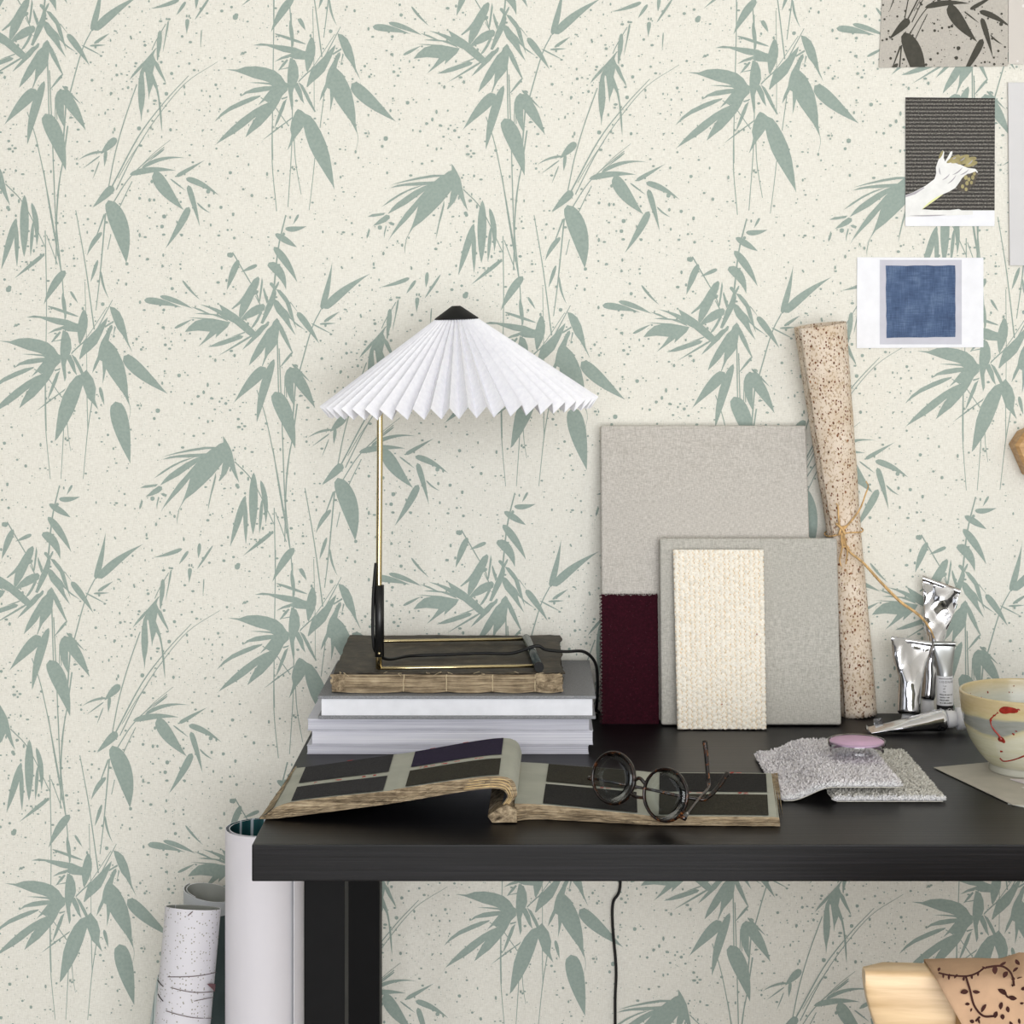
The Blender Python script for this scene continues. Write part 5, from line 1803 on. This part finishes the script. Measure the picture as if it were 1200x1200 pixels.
# --------------------------------------------------- rolls beside the desk
ROLLW = simple('white_roll_back', (233, 230, 236), .55, var=.012, scale=6, spec=.25)
TEAL = NT('teal_leaf_print')
v = TEAL.coord((1, 1, .5))
wv = TEAL.n('ShaderNodeTexWave'); wv.wave_type = 'BANDS'; wv.bands_direction = 'X'
wv.inputs['Scale'].default_value = 26; wv.inputs['Distortion'].default_value = 2.2; wv.inputs['Detail'].default_value = 1
TEAL.l(v, wv.inputs['Vector'])
TEAL.base(TEAL.ramp(wv.outputs['Fac'], [(.0, (28, 74, 78)), (.86, (36, 88, 90)), (.93, (186, 196, 206)), (1, (200, 208, 216))])).set(Roughness=.5, Specular_IOR_Level=.3)
TEAL = TEAL.m


def spiral_roll(c, zt, r0, r1, turns, a0, name, mats, parent, lean=(0, 0), rim_tilt=(0, 0), seg=64, extra=None):
    """hollow roll of paper: outer face material 0, inner face material 1, cut edges 2"""
    N = int(seg * turns)
    T = .0009
    b = MB()
    def P(i, h, inn):
        s = i / N
        a = a0 + 2 * PI * turns * s
        r = r1 + (r0 - r1) * s - (T if inn else 0)
        x, y = r * math.cos(a), r * math.sin(a)
        z = zt * h + (rim_tilt[0] * x + rim_tilt[1] * y) * h
        return Vector((c[0] + lean[0] * z + x, c[1] + lean[1] * z + y, c[2] + z))
    H = [0, .25, .5, .75, .9, 1]
    b.grid([[P(i, h, 0) for i in range(N + 1)] for h in H], 0, True)
    b.grid([[P(i, h, 1) for i in range(N, -1, -1)] for h in H], 1, True)
    b.grid([[P(i, 1, 0) for i in range(N + 1)], [P(i, 1, 1) for i in range(N + 1)]], 2, False)
    b.grid([[P(i, 0, 1) for i in range(N + 1)], [P(i, 0, 0) for i in range(N + 1)]], 2, False)
    for e in (0, N):
        b.grid([[P(e, h, 0) for h in H], [P(e, h, 1) for h in H]], 2, False)
    if extra:
        extra(b)
    return b.out(name, mats, parent), P


t = thing('wallpaper_roll', (-.264, -.2, 0), 'tall plain white wallpaper roll with teal inside standing at the left end of the desk', 'wallpaper roll', 'wallpaper rolls beside the desk')
spiral_roll((-.2640, -.2000, .0005), .655, .0335, .0434, 2.35, math.radians(-35), 'rolled_paper', [ROLLW, TEAL, CARD], t)

SPEC = m_spatter('pale_spattered_paper', (222, 220, 226), (156, 152, 142), 340, .55)
INGREY = simple('grey_paper_inside', (168, 170, 164), .7, var=.03, scale=12)
t = thing('wallpaper_roll', (-.393, -.18, 0), 'pale speckled wallpaper roll with thin brown branches leaning left of the white roll', 'wallpaper roll', 'wallpaper rolls beside the desk')
zs = at(227, 1064, -.18)
ln = .0905
# printed twigs on the outside of the roll
TWIG = simple('brown_twig_print', (104, 88, 88), .6, var=.1)
DTW = simple('dark_twig_print', (44, 42, 44), .6, var=.1)
MAR = simple('mauve_leaf_print', (122, 88, 92), .6, var=.1)


def roll_pt(px, py, o=.0004):
    y = -.18 - .02
    for _ in range(25):
        p = at(px, py, y)
        cx = zs.x - ln * zs.z + ln * p.z
        r = .0316 + o
        dx = max(-r * .985, min(r * .985, p.x - cx))
        y = -.18 - math.sqrt(r * r - dx * dx)
    return Vector((cx + dx, y, p.z))
def Z(*p): return [(160 + x / 6.667, 1020 + y / 6.667) for x, y in p]
def twigs(b):
    for pts, w_, mi in ((Z((245, 832), (380, 832), (500, 822), (630, 796)), .0004, 0), (Z((265, 915), (360, 940), (470, 955), (600, 948)), .0004, 0), (Z((450, 1022), (530, 1005), (608, 990)), .00035, 0),
                        (Z((230, 1098), (330, 1128), (450, 1152), (592, 1155)), .0004, 0), (Z((165, 856), (185, 884), (208, 908)), .0006, 1), (Z((168, 968), (186, 998), (207, 1022)), .0006, 1), (Z((402, 355), (420, 338), (438, 322)), .0005, 0)):
        b.tube(cat([roll_pt(*q) for q in pts], 6), w_, 4, 3 + mi)
    lf = Z((550, 888), (590, 884), (628, 888), (622, 930), (612, 950), (590, 925))
    b.add([roll_pt(*q, .0006) for q in lf], [tuple(range(len(lf)))], 5)
o, PS = spiral_roll((zs.x - ln * zs.z, -.18, .0005), zs.z, .0285, .0316, 1.3, math.radians(35), 'rolled_paper', [SPEC, INGREY, CARD, TWIG, DTW, MAR], t, (ln, 0), (-.06, -.22), extra=twigs)

RGRN = NT('grey_green_leaf_paper')
sz = RGRN.n('ShaderNodeSeparateXYZ'); RGRN.l(RGRN.coord(), sz.inputs[0])
f = RGRN.math('SUBTRACT', RGRN.noise(RGRN.coord((14, 14, 8)), 1.0, 2, .5, 1.5), RGRN.math('MULTIPLY', RGRN.math('GREATER_THAN', sz.outputs['Z'], .532), .5))
RGRN.base(RGRN.ramp(f, [(.36, (196, 200, 204)), (.40, (78, 92, 92)), (.75, (52, 66, 66))], 'LINEAR')).set(Roughness=.6, Specular_IOR_Level=.25)
t = thing('wallpaper_roll', (-.345, -.09, 0), 'open grey-green wallpaper roll standing behind the speckled roll', 'wallpaper roll', 'wallpaper rolls beside the desk')
spiral_roll((-.3400, -.0850, .0005), .5520, .0260, .0300, 1.25, math.radians(150), 'rolled_paper', [RGRN.m, INGREY, CARD], t, (0, 0), (-.20, .05))
PALET = NT('pale_teal_lined_paper')
wv = PALET.n('ShaderNodeTexWave'); wv.inputs['Scale'].default_value = 55; wv.inputs['Distortion'].default_value = 3
PALET.l(PALET.coord((1, 1, .6)), wv.inputs['Vector'])
PALET.base(PALET.ramp(wv.outputs['Fac'], [(.0, (206, 216, 216)), (.75, (196, 208, 208)), (.95, (120, 144, 144))])).set(Roughness=.6)
t = thing('wallpaper_roll', (-.45, -.035, 0), 'pale teal lined wallpaper roll half hidden behind the speckled roll at lower left', 'wallpaper roll', 'wallpaper rolls beside the desk')
zt_ = at(201, 1145, -.04)
spiral_roll((zt_.x - .16 * zt_.z, -.0360, .0005), zt_.z, .0150, .0180, 1.3, 0, 'rolled_paper', [PALET.m, INGREY, CARD], t, (.16, 0))

# ------------------------------------------------------------------ chair
OAK = m_wood('pale_oak', (196, 164, 124), (226, 198, 158), (9, 60, 130))
OAK.node_tree.nodes['Principled BSDF'].inputs['Roughness'].default_value = .36
OAK.node_tree.nodes['Principled BSDF'].inputs['Specular IOR Level'].default_value = .4
chair = thing('wooden_chair', (.51, -.62, 0), 'pale wooden chair with curved backrest pushed up to the desk', 'chair')
XL, XR = .2732, .7400
XM = (XL + XR) / 2


def yb(x):          # camera side of the curved backrest
    return -.8350 + .012 * ((x - XM) / (XR - XM)) ** 2


ZTOP = .7092
def zbot(x):
    d = min(x - XL, XR - x)
    q = max(0.0, min(1, d / .072))
    return ZTOP - .012 - .110 * (1 - (1 - q) ** 1.7) ** 0.75
NXB = 90
TH = .028
b = MB()
prof_rows = []
for i in range(NXB + 1):
    s = i / NXB
    s = .5 - .5 * math.cos(PI * s)
    x = XL + (XR - XL) * s
    y = yb(x); zt = ZTOP - .004 * (0.5 - abs(s - .5)) * 0; zb_ = zbot(x)
    th = TH * min(1, .55 + 12 * min(s, 1 - s))
    rb = .0035
    prof_rows.append([Vector((x, y + rb, zt)), Vector((x, y + .0010, zt - .001)), Vector((x, y, zt - rb)), Vector((x, y, zb_ + rb)), Vector((x, y + rb, zb_)), Vector((x, y + th - rb, zb_)), Vector((x, y + th, zb_ + rb)), Vector((x, y + th, zt - rb)), Vector((x, y + th - rb, zt))])
b.grid(prof_rows, 0, True, True)
n = 9
b.f.append(tuple(range(n))); b.m.append(0); b.s.append(False)
b.f.append(tuple(NXB * n + k for k in range(n - 1, -1, -1))); b.m.append(0); b.s.append(False)
b.out('backrest', OAK, chair)
OAKD = m_wood('oak_post', (150, 112, 70), (186, 148, 100), (90, 90, 10))
xp = at(1131, 1185, -.84).x
for xx in (xp, XL + XR - xp):
    b = MB(); b.tube([(xx, -.842, 0.0005), (xx, -.842, .30), (xx, yb(xx) - .0062, .55), (xx, yb(xx) - .0062, at(1131, 1174, -.84).z)], [.013, .016, .0085, .0056], 16)
    b.out('leg', OAKD, chair)
for xx in (XL + .06, XR - .06):
    b = MB(); b.tube([(xx, -.44, .0005), (xx, -.43, .435)], [.012, .016], 16); b.out('leg', OAKD, chair)
b = MB(); b.box((XL + .02, -.84, .435), (XR - .02, -.40, .46), 0, .01, 3); b.out('seat', OAK, chair)
for xx in (XL + .06, XR - .06):
    b = MB(); b.tube([(xx, -.44, .22), (xx + (.03 if xx < XM else -.03) * 0, -.842, .22)], .009, 12); b.out('stretcher', OAKD, chair)

# --------------------------------------------------- patterned cloth on the chair
CLOTH = simple('tan_cotton', (182, 150, 122), .9, var=.05, scale=40, spec=.1)
VINE = simple('dark_brown_vine_print', (62, 38, 34), .9, var=.08, spec=.1)
cl = thing('patterned_cloth', (.52, -.82, .55), 'tan cloth with dark brown leafy vine print draped over the chair back', 'cloth')
CX0, CX1 = at(1093, 1130, -.83).x, .7000


def fold(x, d):
    return .0045 * math.sin((x - CX0) * 62 + .8) * min(1, d / .03) + .0025 * math.sin((x - CX0) * 150 + d * 20)


def lift(x):
    q = x - CX0
    K = ((-1, .0002), (0, .0002), (.014, .0022), (.037, .0052), (.047, .0048), (.058, .0052), (.063, .0100), (.070, .0135), (.080, .0110), (.100, .0070), (.13, .0090), (.2, .004), (1, .004))
    for (qa, ha), (qb, hb) in zip(K, K[1:]):
        if qa <= q <= qb:
            return ha + (hb - ha) * (q - qa) / (qb - qa)


def front_y(x, z):
    d = max(0, ZTOP - z)
    return yb(x) - .0205 - .002 * min(1, d / .02) - abs(fold(x, d)) - .003 * min(1, d / .05)


rows = []
M_ = 120
for i in range(M_ + 1):
    x = CX0 + (CX1 - CX0) * i / M_
    q = x - CX0
    row = []
    lf_ = lift(x)
    dmax = .20 + .02 * NOISE(Vector((x * 12, 0, 1)))
    for k in range(7):                      # inner side going up
        z = ZTOP - .16 + (.16) * k / 7
        row.append(Vector((x, yb(x) + TH + .003 + .002 * math.sin(x * 80 + k), z)))
    for k in range(6):                      # over the top
        a = k / 5
        y = yb(x) + (TH + .002) * (1 - a) - .0195 * a
        row.append(Vector((x, y, ZTOP + .0010 + lf_ * math.sin(PI * (.12 + .76 * a)) + .0004 * NOISE(Vector((x * 60, a * 4, 2))))))
    for k in range(1, 25):                  # outer side hanging down, left edge pulled to the right
        d = dmax * k / 24
        sh = .032 * min(1, d / .055) * max(0, 1 - q / .08)
        xx = x + sh
        row.append(Vector((xx, front_y(xx, ZTOP - d), ZTOP - d)))
    rows.append(row)
b = MB(); b.grid(rows, 0, True)
o = b.out('drape', CLOTH, cl)
md = o.modifiers.new('thickness', 'SOLIDIFY'); md.thickness = .0007; md.offset = 0


def cloth_pt(px, py, o=.0010):
    y = -.85
    for _ in range(30):
        p = at(px, py, y)
        if p.z > ZTOP - .001:
            break
        y = front_y(p.x, p.z) - o
    return at(px, py, y)
b = MB()
def W(*p): return [(1000 + x / 6, 1090 + y / 6) for x, y in p]
def vine(pts, w_):
    pts = [q for q in pts]
    P = cat([cloth_pt(*q) for q in pts], 6)
    b.tube(P, w_, 5)
def lf2(x0, y0, x1, y1, w_):
    o_ = leaf(x0, y0, x1, y1, w_, .05, .8, .9, 5)[0]
    b.add([cloth_pt(1000 + x / 6, 1090 + y / 6) for x, y in o_], [tuple(range(len(o_)))], 0)
vine(W((600, 300), (690, 318), (800, 322), (870, 300), (915, 268)), .0007)
vine(W((790, 324), (820, 420), (850, 530), (912, 602), (990, 605)), .0008)
vine(W((930, 262), (1030, 250), (1090, 280), (1120, 330), (1130, 390)), .0008)
vine(W((1060, 420), (1085, 470), (1130, 470)), .0007)
vine(W((860, 640), (890, 610)), .0007)
for a in ((636, 300, 632, 340, 16), (676, 305, 672, 352, 18), (735, 310, 708, 340, 18), (780, 325, 775, 358, 18), (832, 312, 836, 345, 18), (880, 290, 876, 325, 18), (610, 262, 596, 290, 22), (905, 255, 935, 272, 16),
          (810, 432, 752, 440, 36), (838, 430, 892, 436, 26), (1000, 250, 996, 312, 40), (1085, 290, 1055, 336, 34), (1130, 330, 1120, 400, 34), (1160, 262, 1120, 295, 20), (1140, 205, 1170, 245, 28), (1030, 245, 1075, 222, 20),
          (1080, 455, 1015, 415, 36), (1090, 468, 1152, 482, 34), (935, 520, 900, 580, 26), (1045, 505, 1035, 560, 30), (1085, 535, 1092, 580, 28), (1010, 570, 995, 620, 32), (1050, 590, 1052, 630, 32), (1170, 515, 1200, 512, 18), (1165, 620, 1172, 662, 20),
          (820, 520, 785, 522, 22), (835, 548, 825, 575, 14), (850, 650, 818, 636, 28), (880, 620, 890, 660, 16), (1150, 340, 1190, 330, 16), (1180, 420, 1210, 400, 26), (1100, 640, 1130, 690, 26), (960, 660, 940, 720, 26), (1230, 280, 1260, 330, 30), (1240, 560, 1290, 590, 30)):
    lf2(*a)
q = random.Random(6)
for k in range(60):     # the print carries on beyond the frame
    x = q.uniform(1215, 2300); y = q.uniform(300, 900); a = q.uniform(0, 6.28); l = q.uniform(40, 62)
    lf2(x, y, x + l * math.cos(a), y + l * math.sin(a), q.uniform(22, 34))
# border print along the top edge
for (x, y, a) in ((745, 247, .2), (795, 240, -.2), (835, 246, .5), (880, 225, -.5), (735, 265, .1), (690, 262, 0.2)):
    pass
o = b.out('vine_print', VINE, cl)

# ------------------------------------------------------------------ camera
cam = bpy.data.cameras.new('camera')
cam.sensor_width = 36.0
cam.lens = F * 36.0 / 1200.0
cam.shift_x = (600 - PX) / 1200.0
cam.shift_y = (PY - 600) / 1200.0
cam.clip_start = 0.05
co = bpy.data.objects.new('camera', cam)
co.location = (CAMX, CAMY, CAMZ)
co.rotation_euler = (PI / 2, 0, 0)
link(co)
SC.camera = co
SC.view_settings.view_transform = 'Standard'
SC.view_settings.look = 'None'
SC.view_settings.gamma = 1.0
SC.view_settings.exposure = -0.28
SC.view_settings.use_curve_mapping = False
SC.cycles.max_bounces = 10
SC.cycles.diffuse_bounces = 4
SC.cycles.transmission_bounces = 10
SC.cycles.transparent_max_bounces = 24
SC.cycles.sample_clamp_indirect = 6.0
